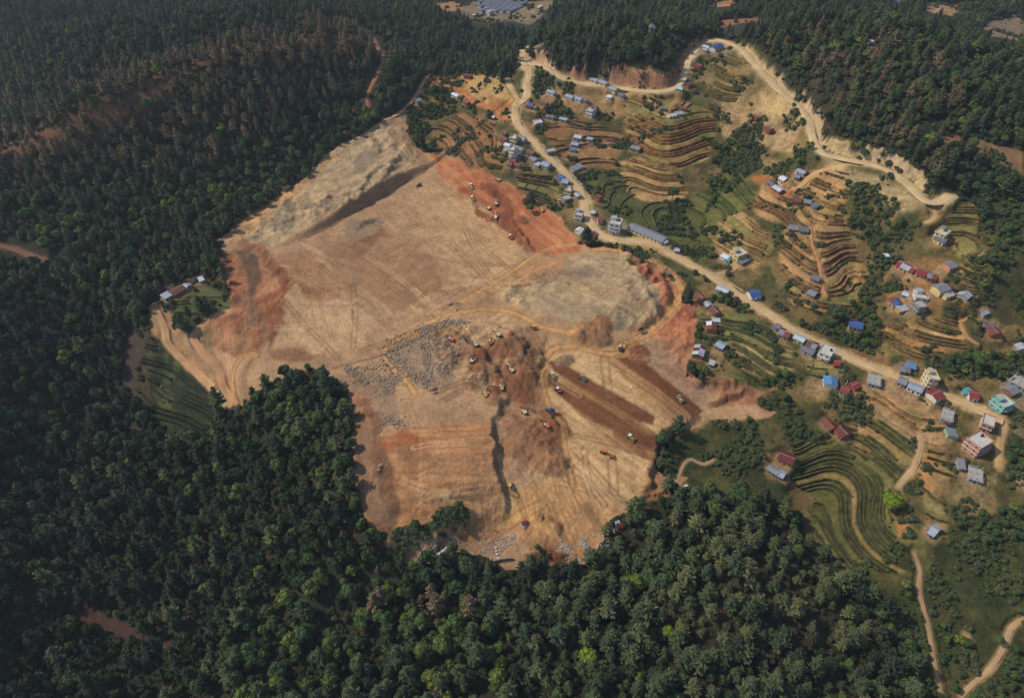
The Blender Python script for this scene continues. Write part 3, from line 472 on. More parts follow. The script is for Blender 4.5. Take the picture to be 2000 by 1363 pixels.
paint("110,1155 160,1160 200,1190 260,1220 350,1260 340,1275 250,1245 150,1205", (92, 62, 52), 0.9, mott=0.3); M_ = inside("112,1158 160,1162 200,1192 260,1222 350,1262 340,1274 250,1244 150,1203"); TREE[M_] = 0.15  # red soil patch, its colour darkened for the shade it lies in
for s, cc in (("1905,265 1965,280 2010,300 2010,335 1960,310 1900,290", (166, 128, 88)), ("1830,268 1870,270 1875,285 1835,285", (176, 132, 90)), ("1400,0 1430,0 1440,15 1380,18", (196, 146, 92)), ("1400,48 1490,32 1492,45 1410,58", (176, 116, 78)), ("1800,6 1880,5 1860,30 1810,20", (190, 146, 102)),
              ("840,0 905,0 900,20 870,22", (190, 142, 98)), ("1920,45 1980,30 2010,50 1990,80 1930,70", (160, 132, 100)), ("905,0 1090,0 1060,30 1040,50 1000,40 930,45 900,25", (150, 128, 96)), ("1690,78 1712,80 1712,105 1690,98", (130, 104, 80)), ("1030,105 1055,88 1062,92 1040,110", (150, 130, 104))):
    M_ = paint(s, cc, 0.85, mott=0.3); TREE[M_] = 0; BUSH[M_] = 0.12
    for sh in (9, 18): TREE[inside([(a_, b_ + sh) for a_, b_ in P(s)])] = 0
paint("1880,1225 1900,1228 1898,1250 1875,1248", (190, 160, 116), 0.8); 
# gully and thickets of the farmland
for s, d in (("1650,360 1720,360 1760,420 1790,440 1760,500 1730,540 1690,560 1680,500 1660,440", 0.85), ("1420,225 1480,270 1440,330 1400,400 1380,420 1370,360 1400,290", 0.55), ("1530,600 1600,600 1680,640 1740,660 1700,690 1640,670 1560,640", 0.6), ("1280,425 1330,400 1345,470 1400,500 1330,500 1290,470", 0.5),
             ("1800,660 1880,640 1960,640 1960,740 1880,740 1800,710", 0.6), ("1340,700 1400,690 1420,740 1360,755", 0.6), ("1490,740 1545,725 1555,755 1500,765", 0.7), ("1600,790 1720,770 1760,830 1700,845 1640,830", 0.7), ("1030,150 1085,145 1085,175 1045,195", 1.0), ("1540,395 1610,395 1620,425 1550,420", 0.5), ("1760,560 1880,560 1880,640 1760,620", 0.35),
             ("812,192 850,168 905,182 918,212 880,222 850,232 815,232", 0.7), ("770,240 835,225 850,290 800,262", 0.6), ("930,325 990,330 1010,370 960,350", 0.5), ("1180,270 1230,265 1260,310 1200,330", 0.35), ("1340,140 1370,130 1390,180 1360,190", 0.6), ("1700,250 1710,250", 0), ("1540,280 1590,260 1620,320 1560,330", 0.7), ("1855,920 1905,925 1900,950 1860,945", 0.4), ("1890,640 1960,640 1970,700 1930,700", 0.6),
             ("1030,140 1060,138 1050,170", 0.8), ("1365,640 1420,625 1435,665 1385,665", 0.5), ("1640,940 1720,920 1730,960 1690,990", 0.5), ("1940,860 2000,860 2000,960 1950,940", 0.9), ("1850,1000 2010,990 2010,1080 1900,1080", 0.8), ("760,1050 800,1020 860,990 915,990 920,1010 880,1040 800,1062 775,1090", 1.6), ("1055,1068 1080,1062 1078,1082 1058,1085", 0.8), ("1210,488 1262,500 1300,540 1285,530 1230,500", 0.4), ("1292,580 1300,560 1320,570 1316,600 1295,605", 0.7), ("1400,345 1440,300 1480,290 1470,330 1420,380", 0.7), ("1480,340 1530,310 1560,320 1520,340", 0.4)):
    if d: BUSH[inside(s)] = np.maximum(BUSH[inside(s)], d)

for q, wz in (("1035,325 1037,350 1018,374", 1.2), ("1047,330 1052,355 1046,372 1026,382", 1.4), ("1165,378 1180,362 1212,352", 1.0), ("1176,388 1188,372 1218,362", 1.0), ("1196,392 1206,378 1226,370", 1.0), ("1590,700 1586,718 1575,728", 1.0), ("1612,712 1614,730", 1.0)):
    bank_line(q, wz * 0.9)
wd_ = (CLS == 2) & (BUSH > 0.3); clumpg = fbm(GX, GY, 13, 3, 79); mixc(wd_, (66, 72, 38), 0.75 * sst(0.50, 0.60, clumpg))
# ------------------------------------------------------------------ roads (cut into the slope, then laid as strips)
RC, RS = (204, 170, 122), (190, 166, 132)
ROADS = [("village_road", "1034,88 1022,118 1034,140 1030,165 1028,190 1008,212 1010,240 1040,275 1070,305 1100,335 1130,370 1142,395 1148,425 1172,458 1200,468 1250,472 1290,485 1345,515 1400,545 1450,580 1500,612 1560,650 1640,690 1700,715 1760,738 1830,765 1900,795 1965,825", 8.0, (208, 174, 126)),
         ("hill_road", "1030,125 1060,128 1092,150 1130,162 1200,170 1260,178 1310,178 1335,155 1345,120 1365,92 1395,80 1430,86 1470,120 1505,160 1550,200 1580,235 1588,270 1605,300 1660,312 1720,326 1770,355 1800,390 1822,402 1845,390 1858,376", 7.5, (212, 182, 136)),
         ("hairpin_track", "990,158 1000,178 1012,195 1006,210", 6.0, (206, 170, 116)), ("farm_track", "1822,402 1826,425 1815,440 1802,442", 4.0, (196, 160, 110)), ("side_track", "1965,825 1955,860 1948,920", 4.5, (186, 152, 104)),
         ("field_track", "1800,845 1798,880 1788,910 1762,940 1752,955", 3.5, (188, 154, 112)), ("forest_track", "1790,1075 1800,1110 1796,1150 1805,1190 1815,1240 1825,1300 1838,1363", 2.8, (172, 140, 100)), ("ridge_track", "2004,1205 1975,1225 1960,1265 1930,1310 1890,1345 1870,1368", 2.6, (180, 148, 108)),
         ("wood_path", "712,62 735,88 748,108 742,135 728,170 718,195 722,218", 3.6, (158, 108, 80)), ("west_track", "300,595 322,640 330,672 365,710 405,745 435,785 462,798", 6.0, (194, 150, 106)), ("bench_track", "455,612 420,620 392,640 380,660 396,690 425,720 440,760 465,795", 6.0, (190, 142, 100)), ("edge_track", "490,690 470,720 468,755 480,788", 5.0, (188, 146, 106)),
         ("shed_track", "1672,318 1620,328 1590,338 1560,368 1545,372", 4.5, (200, 158, 106)), ("yellow_house_track", "1385,538 1410,534 1430,528 1440,520", 4.0, (196, 158, 108)), ("plateau_path", "835,152 818,180 800,205 780,225 745,245", 4.0, (190, 140, 96)), ("west_wood_track", "-20,478 30,488 60,500 90,508", 6.0, (128, 92, 70)),
         ("terrace_path", "1585,440 1588,480 1600,510 1608,560 1612,585", 1.8, (196, 140, 94)), ("loop_path", "1322,945 1336,905 1352,895 1372,908 1400,895", 2.0, (168, 136, 100)), ("east_path", "1880,620 1882,650 1895,668 1910,678", 3.0, (190, 144, 96))]
# cut banks above the hill road
scarp("1092,142 1130,150 1200,154 1260,162 1310,166 1330,140 1344,108 1368,82 1400,68", [0, 6, 8, 8, 6, 4, 3, 3, 0], 8, 34, (186, 134, 104), side=1)
scarp("1430,78 1480,118 1515,150 1560,188 1594,225 1602,262 1612,286 1660,296 1730,312 1790,345 1812,380", [0, 2, 4, 4.5, 4.5, 4.5, 4, 4, 5, 5.5, 0], 5.5, 36, (208, 176, 134), side=1)
scarp("1022,112 1050,116 1085,136 1098,146", [0, 4, 5, 0], 6, 20, (206, 166, 124), side=1)
scarp("1850,362 1838,378 1815,388", [0, 4, 0], 5, 14, (196, 150, 108), side=-1)
ROADW = []; NOBANK = MS.copy(); NOBANK |= inside("296,590 335,612 352,650 402,703 444,745 470,795 438,803 398,748 336,692 296,655")
def flatten(w, zc, hw, soft):
    sl, D, S, _ = along(w, hw + soft); zz = np.interp(S, np.linspace(0, 1, len(zc)), zc)
    f = sst(hw + soft, hw + 0.4, D); Z[sl] = Z[sl] * (1 - f) + zz * f; return sl, D
for nm, q, wd, cc in ROADS:
    w = catmull(world_poly(P(q)), 2.5); L = np.r_[0, np.cumsum(np.linalg.norm(np.diff(w, axis=0), axis=1))]
    t = np.arange(0, L[-1], 2.5); w = np.stack([np.interp(t, L, w[:, 0]), np.interp(t, L, w[:, 1])], 1)
    z = samp(Z, w[:, 0], w[:, 1]); kn = 13; zp = np.r_[np.full(kn, z[0]), z, np.full(kn, z[-1])]; kr = np.hanning(2 * kn + 1); z = np.convolve(zp, kr / kr.sum(), 'valid')
    sl, D = flatten(w, z, wd / 2 + 0.9, 5.0 if wd > 3 else 2.0)
    c = C[sl]; f = (sst(wd / 2 + (3.0 if wd > 7 else 1.2), wd / 2 - 0.5, D + (N1[sl] - 0.5) * (4 if wd > 7 else 1.5)))[..., None]; c += (lin(cc) * 0.92 - c) * f * 0.9; C[sl] = c
    mk_ = D < (wd / 2 + 2.0 if nm not in ('wood_path', 'west_wood_track') else 8.5); T_ = TREE[sl]; T_[mk_] = 0; TREE[sl] = T_; B_ = BUSH[sl]; B_[D < wd / 2 + 1.2] = 0; BUSH[sl] = B_
    nb_ = NOBANK[sl]; nb_[D < wd / 2 + 1.6] = True; NOBANK[sl] = nb_
    ROADW.append((nm, w, z, wd, cc))
BUSH[MS & ~inside("760,1050 800,1020 860,990 915,990 920,1010 880,1040 800,1062 775,1090") & ~inside("1055,1068 1080,1062 1078,1082 1058,1085") & ~inside("1210,488 1262,500 1300,540 1285,530 1230,500")] = 0

rt = np.random.default_rng(55)
for (x0, y0, x1, y1, ax, ay, n_) in ((600, 470, 1000, 660, 1, 0.55, 26), (600, 480, 980, 650, 1, -0.55, 16), (1090, 700, 1300, 980, 1, 0.72, 16), (1010, 900, 1200, 1040, 0.5, 1, 14), (760, 860, 950, 990, 1, 0.06, 14), (1050, 500, 1280, 640, 1, 0.3, 10), (870, 340, 1100, 480, 1, 0.8, 12), (560, 360, 760, 470, 1, -0.6, 10)):
    for _ in range(n_):
        cx0, cy0 = rt.uniform(x0, x1), rt.uniform(y0, y1); an = rt.normal(0, 0.22); l_ = rt.uniform(18, 60); u_, v_ = ax * math.cos(an) - ay * math.sin(an), ax * math.sin(an) + ay * math.cos(an); bn = rt.normal(0, 6)
        pts = "%.0f,%.0f %.0f,%.0f %.0f,%.0f" % (cx0 - u_ * l_, cy0 - v_ * l_ * 0.8, cx0 + bn, cy0 + bn * 0.5, cx0 + u_ * l_, cy0 + v_ * l_ * 0.8)
        line(pts, 1, (132, 98, 68) if rt.uniform() < 0.6 else (214, 176, 132), rt.uniform(0.25, 0.55), twin=rt.uniform(2.2, 2.8), rut=0.45)
C[CLS == 1] *= np.array([1.02, 0.97, 0.87]); C[CLS == 2] *= np.array([0.98, 0.96, 0.84]); _m = inside("985,940 1060,900 1110,880 1200,880 1280,905 1262,968 1180,1066 1140,1098 1050,1060 1000,1030"); C[_m & MS] *= 1.18
# ------------------------------------------------------------------ materials
MATS = {}
def newmat(name):
    m = bpy.data.materials.new(name); m.use_nodes = True; nt = m.node_tree; b = nt.nodes['Principled BSDF']
    b.inputs['Roughness'].default_value = 0.9; b.inputs['Specular IOR Level'].default_value = 0.15; MATS[name] = m; return m, nt, b
def nd(nt, t, **kw):
    x = nt.nodes.new(t)
    for k, v in kw.items(): setattr(x, k, v)
    return x
def ground_mat(name, bump=0.5, var=0.3, marks=0.0):
    m, nt, b = newmat(name); L_ = nt.links.new
    at = nd(nt, 'ShaderNodeAttribute', attribute_name='col'); tc = nd(nt, 'ShaderNodeTexCoord'); ns = []
    for sc_, de, ro in ((0.09, 6, 0.7), (0.45, 7, 0.68)):
        n1 = nd(nt, 'ShaderNodeTexNoise'); n1.inputs['Scale'].default_value = sc_; n1.inputs['Detail'].default_value = de; n1.inputs['Roughness'].default_value = ro; L_(tc.outputs['Object'], n1.inputs['Vector']); ns.append(n1)
    av = nd(nt, 'ShaderNodeMath', operation='ADD'); L_(ns[0].outputs['Fac'], av.inputs[0]); L_(ns[1].outputs['Fac'], av.inputs[1])
    mr = nd(nt, 'ShaderNodeMapRange'); mr.inputs['From Min'].default_value = 0.7; mr.inputs['From Max'].default_value = 1.3; mr.inputs['To Min'].default_value = 1 - var; mr.inputs['To Max'].default_value = 1 + var
    L_(av.outputs[0], mr.inputs['Value'])
    mx = nd(nt, 'ShaderNodeVectorMath', operation='SCALE'); L_(at.outputs['Color'], mx.inputs[0]); L_(mr.outputs[0], mx.inputs['Scale'])
    out = mx.outputs[0]
    for ang, seed_ in ((0.32, 0.0), (-0.75, 30.0), (1.25, 70.0)) if marks else ():      # long scratches of blades and wheels
        mp_ = nd(nt, 'ShaderNodeMapping'); mp_.inputs['Rotation'].default_value = (0, 0, ang); mp_.inputs['Scale'].default_value = (0.016, 0.75, 0.0); mp_.inputs['Location'].default_value = (seed_, seed_, 0)
        vr = nd(nt, 'ShaderNodeVectorRotate', rotation_type='Z_AXIS'); vr.inputs['Angle'].default_value = ang; L_(tc.outputs['Object'], vr.inputs['Vector']); mp_.inputs['Rotation'].default_value = (0, 0, 0); L_(vr.outputs[0], mp_.inputs['Vector'])
        n2_ = nd(nt, 'ShaderNodeTexNoise'); n2_.inputs['Scale'].default_value = 1.0; n2_.inputs['Detail'].default_value = 2; L_(mp_.outputs[0], n2_.inputs['Vector'])
        mk_n = nd(nt, 'ShaderNodeTexNoise'); mk_n.inputs['Scale'].default_value = 0.012; mk_n.inputs['Detail'].default_value = 2; of = nd(nt, 'ShaderNodeVectorMath', operation='ADD'); of.inputs[1].default_value = (seed_ * 40, 0, 0); L_(tc.outputs['Object'], of.inputs[0]); L_(of.outputs[0], mk_n.inputs['Vector'])
        r1_ = nd(nt, 'ShaderNodeMapRange'); r1_.inputs['From Min'].default_value = 0.36; r1_.inputs['From Max'].default_value = 0.64; r1_.inputs['To Min'].default_value = -marks; r1_.inputs['To Max'].default_value = marks; L_(n2_.outputs['Fac'], r1_.inputs['Value'])
        r2_ = nd(nt, 'ShaderNodeMapRange'); r2_.inputs['From Min'].default_value = 0.48; r2_.inputs['From Max'].default_value = 0.6; L_(mk_n.outputs['Fac'], r2_.inputs['Value'])
        mu = nd(nt, 'ShaderNodeMath', operation='MULTIPLY_ADD'); L_(r1_.outputs[0], mu.inputs[0]); L_(r2_.outputs[0], mu.inputs[1]); mu.inputs[2].default_value = 1.0
        m2 = nd(nt, 'ShaderNodeVectorMath', operation='SCALE'); L_(out, m2.inputs[0]); L_(mu.outputs[0], m2.inputs['Scale']); out = m2.outputs[0]
    L_(out, b.inputs['Base Color'])
    bp = nd(nt, 'ShaderNodeBump'); bp.inputs['Strength'].default_value = bump; bp.inputs['Distance'].default_value = 1.3
    L_(ns[1].outputs['Fac'], bp.inputs['Height']); L_(bp.outputs[0], b.inputs['Normal']); return m
ground_mat('soil', 0.65, 0.36, 0.10); ground_mat('field', 0.8, 0.55); ground_mat('litter', 0.5, 0.35); ground_mat('road_soil', 0.3, 0.14)
def plain(name, col, rough=0.8, spec=0.2, var=0.12, metal=0.0, scale=0.8):
    if name in MATS: return MATS[name]
    m, nt, b = newmat(name); L_ = nt.links.new; b.inputs['Roughness'].default_value = rough; b.inputs['Specular IOR Level'].default_value = spec; b.inputs['Metallic'].default_value = metal
    c = lin(col); tc = nd(nt, 'ShaderNodeTexCoord'); n1 = nd(nt, 'ShaderNodeTexNoise'); n1.inputs['Scale'].default_value = scale; n1.inputs['Detail'].default_value = 4
    L_(tc.outputs['Object'], n1.inputs['Vector']); r = nd(nt, 'ShaderNodeValToRGB'); L_(n1.outputs['Fac'], r.inputs[0])
    r.color_ramp.elements[0].position = 0.3; r.color_ramp.elements[1].position = 0.7
    r.color_ramp.elements[0].color = (*np.clip(c * (1 - var * 1.6), 0, 1), 1); r.color_ramp.elements[1].color = (*np.clip(c * (1 + var), 0, 1), 1)
    L_(r.outputs[0], b.inputs['Base Color']); return m
def tin(name, col, rust=0.12, rough=0.5):
    if name in MATS: return MATS[name]
    m, nt, b = newmat(name); L_ = nt.links.new; b.inputs['Roughness'].default_value = rough; b.inputs['Specular IOR Level'].default_value = 0.3
    c = lin(col); tc = nd(nt, 'ShaderNodeTexCoord'); wv = nd(nt, 'ShaderNodeTexWave', wave_type='BANDS', bands_direction='X'); wv.inputs['Scale'].default_value = 0.42; wv.inputs['Distortion'].default_value = 0
    L_(tc.outputs['Object'], wv.inputs['Vector']); n1 = nd(nt, 'ShaderNodeTexNoise'); n1.inputs['Scale'].default_value = 0.5; n1.inputs['Detail'].default_value = 5; L_(tc.outputs['Object'], n1.inputs['Vector'])
    r = nd(nt, 'ShaderNodeValToRGB'); L_(n1.outputs['Fac'], r.inputs[0]); r.color_ramp.elements[0].position = 0.42; r.color_ramp.elements[1].position = 0.68
    r.color_ramp.elements[0].color = (*c, 1); r.color_ramp.elements[1].color = (*(c * (1 - rust * 2.0) + lin((120, 78, 54)) * rust * 1.4), 1)
    mr = nd(nt, 'ShaderNodeMapRange'); mr.inputs['To Min'].default_value = 0.86; mr.inputs['To Max'].default_value = 1.06; L_(wv.outputs['Fac'], mr.inputs['Value'])
    mx = nd(nt, 'ShaderNodeVectorMath', operation='SCALE'); L_(r.outputs[0], mx.inputs[0]); L_(mr.outputs[0], mx.inputs['Scale']); L_(mx.outputs[0], b.inputs['Base Color'])
    bp = nd(nt, 'ShaderNodeBump'); bp.inputs['Strength'].default_value = 0.4; bp.inputs['Distance'].default_value = 0.08; L_(wv.outputs['Fac'], bp.inputs['Height']); L_(bp.outputs[0], b.inputs['Normal']); return m
def leaf(name, cols, rough=0.75):
    m, nt, b = newmat(name); L_ = nt.links.new; b.inputs['Roughness'].default_value = rough; b.inputs['Specular IOR Level'].default_value = 0.12
    oi = nd(nt, 'ShaderNodeObjectInfo'); r = nd(nt, 'ShaderNodeValToRGB'); L_(oi.outputs['Random'], r.inputs[0])
    while len(r.color_ramp.elements) < len(cols): r.color_ramp.elements.new(0.5)
    for i, c in enumerate(cols): e = r.color_ramp.elements[i]; e.position = i / max(1, len(cols) - 1); e.color = (*c, 1)
    tc = nd(nt, 'ShaderNodeTexCoord'); n1 = nd(nt, 'ShaderNodeTexNoise'); n1.inputs['Scale'].default_value = 0.9; n1.inputs['Detail'].default_value = 3; L_(tc.outputs['Object'], n1.inputs['Vector'])
    mr = nd(nt, 'ShaderNodeMapRange'); mr.inputs['From Min'].default_value = 0.3; mr.inputs['From Max'].default_value = 0.7; mr.inputs['To Min'].default_value = 0.62; mr.inputs['To Max'].default_value = 1.4; L_(n1.outputs['Fac'], mr.inputs['Value'])
    mx = nd(nt, 'ShaderNodeVectorMath', operation='SCALE'); L_(r.outputs[0], mx.inputs[0]); L_(mr.outputs[0], mx.inputs['Scale']); L_(mx.outputs[0], b.inputs['Base Color']); return m
leaf('needle_green', [(0.034, 0.050, 0.024), (0.052, 0.070, 0.030), (0.072, 0.086, 0.036), (0.046, 0.064, 0.034)])
leaf('needle_olive_lit', [(0.082, 0.094, 0.036), (0.104, 0.108, 0.042), (0.072, 0.086, 0.034), (0.096, 0.092, 0.042)])  # lit copy of the pine needles, sunshine mixed into the olive
leaf('needle_shaded', [(0.018, 0.028, 0.016), (0.026, 0.036, 0.018), (0.034, 0.042, 0.022), (0.022, 0.034, 0.020)])  # shaded copy of the pine needles, for the dark left-bottom woods
leaf('leaf_shaded', [(0.018, 0.032, 0.012), (0.026, 0.044, 0.014), (0.036, 0.054, 0.018), (0.024, 0.040, 0.018)])  # broadleaf copy with the same woodland shade put into the leaf colour
leaf('needle_brown', [(0.130, 0.094, 0.050), (0.160, 0.114, 0.058), (0.112, 0.098, 0.044), (0.165, 0.106, 0.060)])
leaf('leaf_green', [(0.034, 0.060, 0.022), (0.050, 0.084, 0.026), (0.074, 0.108, 0.028), (0.042, 0.074, 0.030), (0.060, 0.084, 0.034)])
leaf('leaf_bright', [(0.100, 0.130, 0.022), (0.130, 0.150, 0.024), (0.084, 0.124, 0.028), (0.120, 0.120, 0.036)])
leaf('leaf_lime', [(0.120, 0.160, 0.016), (0.140, 0.172, 0.018)])
leaf('leaf_bush', [(0.044, 0.062, 0.024), (0.062, 0.084, 0.030), (0.082, 0.092, 0.038), (0.056, 0.066, 0.034)])
leaf('leaf_under', [(0.034, 0.044, 0.020), (0.048, 0.058, 0.024), (0.056, 0.050, 0.028), (0.040, 0.052, 0.024)])
plain('bark', (96, 80, 64)); plain('window_dark', (36, 38, 42), 0.25, 0.5, 0.05); plain('frame_white', (210, 205, 195)); plain('wood_door', (92, 66, 48))
plain('tank_black', (34, 34, 36), 0.5, 0.4); plain('concrete', (176, 170, 160)); plain('concrete_pale', (204, 198, 186)); plain('rock_grey', (158, 138, 114), var=0.3, scale=0.3); plain('rock_white', (192, 186, 178), var=0.2, scale=0.3); plain('rock_tan', (164, 134, 104), var=0.2)

# ------------------------------------------------------------------ mesh / object tools
def mesh_np(name, v, f, mat, smooth=False):
    me = bpy.data.meshes.new(name); v = np.asarray(v, np.float32); f = np.asarray(f, np.int32); k = f.shape[1]
    me.vertices.add(len(v)); me.vertices.foreach_set('co', v.ravel()); me.loops.add(f.size); me.loops.foreach_set('vertex_index', f.ravel())
    me.polygons.add(len(f)); me.polygons.foreach_set('loop_start', np.arange(0, f.size, k, dtype=np.int32)); me.polygons.foreach_set('loop_total', np.full(len(f), k, np.int32))
    me.polygons.foreach_set('use_smooth', np.full(len(f), smooth)); me.update(calc_edges=True)
    if mat: me.materials.append(MATS[mat] if isinstance(mat, str) else mat)
    return me
def mesh_py(name, v, f, mat):
    me = bpy.data.meshes.new(name); me.from_pydata([tuple(p) for p in v], [], f); me.update()
    if mat: me.materials.append(MATS[mat] if isinstance(mat, str) else mat)
    return me
def put(name, data, parent=None, loc=(0, 0, 0), rz=0.0, label=None, cat=None, group=None, kind=None):
    o = bpy.data.objects.new(name, data); COL.objects.link(o); o.location = loc; o.rotation_euler = (0, 0, rz)
    if parent: o.parent = parent
    if label: o['label'] = label
    if cat: o['category'] = cat
    if group: o['group'] = group
    if kind: o['kind'] = kind
    return o
def set_col(me, c):
    a = me.color_attributes.new('col', 'FLOAT_COLOR', 'POINT'); q = np.ones((len(c), 4), np.float32); q[:, :3] = np.clip(c, 0.004, 0.8); a.data.foreach_set('color', q.ravel())

# pads under houses are levelled before the ground is meshed
def pad(x, y, r, soft=4.0, col=None):
    z = float(samp(Z, np.array([x]), np.array([y]))[0]); j0, j1 = np.searchsorted(ys, [y - r - soft, y + r + soft]); sl = slice(j0, j1)
    d = np.hypot(GX[sl] - x, GY[sl] - y); f = sst(r + soft, r, d); Z[sl] = Z[sl] * (1 - f) + z * f
    if col is not None:
        a = (sst(r + 2.5, r * 0.8, d + (N1[sl] - 0.5) * 6) * 0.6)[..., None]; C[sl] = C[sl] + (lin(col) - C[sl]) * a
    T_ = TREE[sl]; T_[d < r + 1.5] = 0; TREE[sl] = T_; B_ = BUSH[sl]; B_[d < r + 0.8] = 0; BUSH[sl] = B_
    return z
# ------------------------------------------------------------------ buildings
ROOF = {'tin': (176, 180, 186), 'btin': (158, 170, 186), 'dtin': (112, 116, 124), 'blue': (56, 94, 150), 'lblue': (92, 138, 186), 'navy': (52, 68, 128), 'red': (148, 58, 52), 'rust': (128, 70, 56), 'brown': (112, 74, 58), 'white': (222, 224, 226), 'slate': (138, 140, 144), 'pale': (196, 204, 208), 'cyan': (80, 156, 172), 'maroon': (110, 44, 44), 'sand': (190, 180, 160)}
for k_, c_ in ROOF.items(): tin('roof_' + k_, c_, 0.05 if k_ in ('white', 'blue', 'lblue', 'cyan', 'navy', 'red') else 0.14)
WALL = {'brick': (168, 104, 74), 'white': (222, 216, 204), 'cream': (222, 196, 140), 'mud': (176, 130, 92), 'pink': (208, 146, 116), 'grey': (168, 164, 158), 'teal': (124, 194, 178), 'yellow': (226, 196, 128), 'green': (150, 190, 140), 'ochre': (196, 150, 90), 'stone': (140, 128, 114)}
for k_, c_ in WALL.items(): plain('wall_' + k_, c_, 0.9, 0.1, 0.14)
BOXC = {}
def boxm(sx, sy, sz, mat, name='box', cz=True):
    key = (round(sx, 2), round(sy, 2), round(sz, 2), mat, cz)
    if key in BOXC: return BOXC[key]
    x, y = sx / 2, sy / 2; z0, z1 = (0, sz) if cz else (-sz / 2, sz / 2)
    v = [(-x, -y, z0), (x, -y, z0), (x, y, z0), (-x, y, z0), (-x, -y, z1), (x, -y, z1), (x, y, z1), (-x, y, z1)]
    BOXC[key] = mesh_py(name, v, [(3, 2, 1, 0), (4, 5, 6, 7), (0, 1, 5, 4), (1, 2, 6, 5), (2, 3, 7, 6), (3, 0, 4, 7)], mat); return BOXC[key]
def cylm(r, h, mat, n=12, r2=None, axis='z', name='cylinder_mesh'):
    key = ('c', r, h, mat, n, r2, axis)
    if key in BOXC: return BOXC[key]
    r2 = r if r2 is None else r2; v = []
    for k in range(n): a = 2 * math.pi * k / n; v.append((r * math.cos(a), r * math.sin(a), 0 if axis == 'z' else -h / 2))
    for k in range(n): a = 2 * math.pi * k / n; v.append((r2 * math.cos(a), r2 * math.sin(a), h if axis == 'z' else h / 2))
    f = [tuple(range(n - 1, -1, -1)), tuple(range(n, 2 * n))] + [(k, (k + 1) % n, n + (k + 1) % n, n + k) for k in range(n)]
    if axis == 'y': v = [(a, c, b) for a, b, c in v]; f = [tuple(reversed(q)) for q in f]
    BOXC[key] = mesh_py(name, v, f, mat); return BOXC[key]
def prism(prof, y0, y1, mat, name='prism', axis='x'):
    """profile (u, z) swept along the ridge axis"""
    n = len(prof); mk = (lambda u, z, t: (t, u, z)) if axis == 'x' else (lambda u, z, t: (u, t, z))
    v = [mk(u, z, y0) for u, z in prof] + [mk(u, z, y1) for u, z in prof]
    f = [tuple(range(n)), tuple(range(2 * n - 1, n - 1, -1))] + [(k, n + k, n + (k + 1) % n, (k + 1) % n) for k in range(n)]
    if axis == 'y': f = [tuple(reversed(q)) for q in f]
    return mesh_py(name, v, f, mat)
def openings(root, Lx, Wy, z0, h, nwin, door=True, small=False):
    """door and windows on the long sides, window > pane"""
    for s in (-1, 1):
        nslot = nwin + (1 if (door and s == -1) else 0); nslot = max(nslot, 1)
        for k in range(nslot):
            x = -Lx / 2 + Lx * (k + 0.5) / nslot
            if door and s == -1 and k == nslot // 2:
                put('door', boxm(1.0, 0.10, min(2.0, h * 0.8), 'wood_door', 'door'), root, (x, s * (Wy / 2 + 0.03), z0))
            else:
                ww, wh = (0.9, 0.9) if small else (1.25, 1.3)
                w_ = put('window', boxm(ww, 0.10, wh, 'frame_white', 'window', False), root, (x, s * (Wy / 2 + 0.03), z0 + h * 0.55))
                put('pane', boxm(ww - 0.2, 0.06, wh - 0.2, 'window_dark', 'pane', False), w_, (0, s * 0.04, 0))
def sheets(root, prof_l, prof_r, Lx, ov, cols, nseg):
    for k in range(nseg):
        a = -Lx / 2 - ov + (Lx + 2 * ov) * k / nseg; b = -Lx / 2 - ov + (Lx + 2 * ov) * (k + 1) / nseg - 0.04
        for i, pr in enumerate((prof_l, prof_r)):
            put('roof_sheet', prism(pr, a, b, 'roof_' + cols[(k * 2 + i * 3 + (k * k) % 3) % len(cols)], 'roof_sheet'), root)
def gable(root, Lx, Wy, h, roof, wall, pitch=0.36, sh=None, ov=0.45, nwin=None, hip=False):
    rise = Wy / 2 * pitch; y = Wy / 2; t = 0.12
    put('wall', prism([(-y, -1.2), (y, -1.2), (y, h), (0, h + rise), (-y, h)], -Lx / 2, Lx / 2, 'wall_' + wall, 'wall'), root)
    e = y + ov; ez = h - ov * pitch + 0.06; rz = h + rise + 0.06
    if hip:
        hx = Lx / 2 + ov; r_ = max(Lx / 2 - Wy / 2, 0.3)
        v = [(-hx, -e, ez), (hx, -e, ez), (hx, e, ez), (-hx, e, ez), (-r_, 0, rz + 0.3), (r_, 0, rz + 0.3)]
        put('roof', mesh_py('roof', v, [(3, 2, 1, 0), (0, 1, 5, 4), (1, 2, 5), (2, 3, 4, 5), (3, 0, 4)], 'roof_' + roof), root)
    elif sh:
        sheets(root, [(-e, ez), (0, rz), (0, rz + t), (-e, ez + t)], [(0, rz), (e, ez), (e, ez + t), (0, rz + t)], Lx, ov, sh, max(2, int(round(Lx / 3.2))))
    else:
        r_ = put('roof', prism([(-e, ez), (0, rz), (e, ez), (e, ez + t), (0, rz + t), (-e, ez + t)], -Lx / 2 - ov, Lx / 2 + ov, 'roof_' + roof, 'roof'), root)
        put('ridge_cap', prism([(-0.3, rz + t - 0.09), (0.3, rz + t - 0.09), (0, rz + t + 0.05)], -Lx / 2 - ov + 0.05, Lx / 2 + ov - 0.05, 'roof_slate', 'ridge_cap'), r_)
    openings(root, Lx, Wy, 0, h, nwin if nwin is not None else max(1, int(Lx / 3.6)), True, h < 2.5)
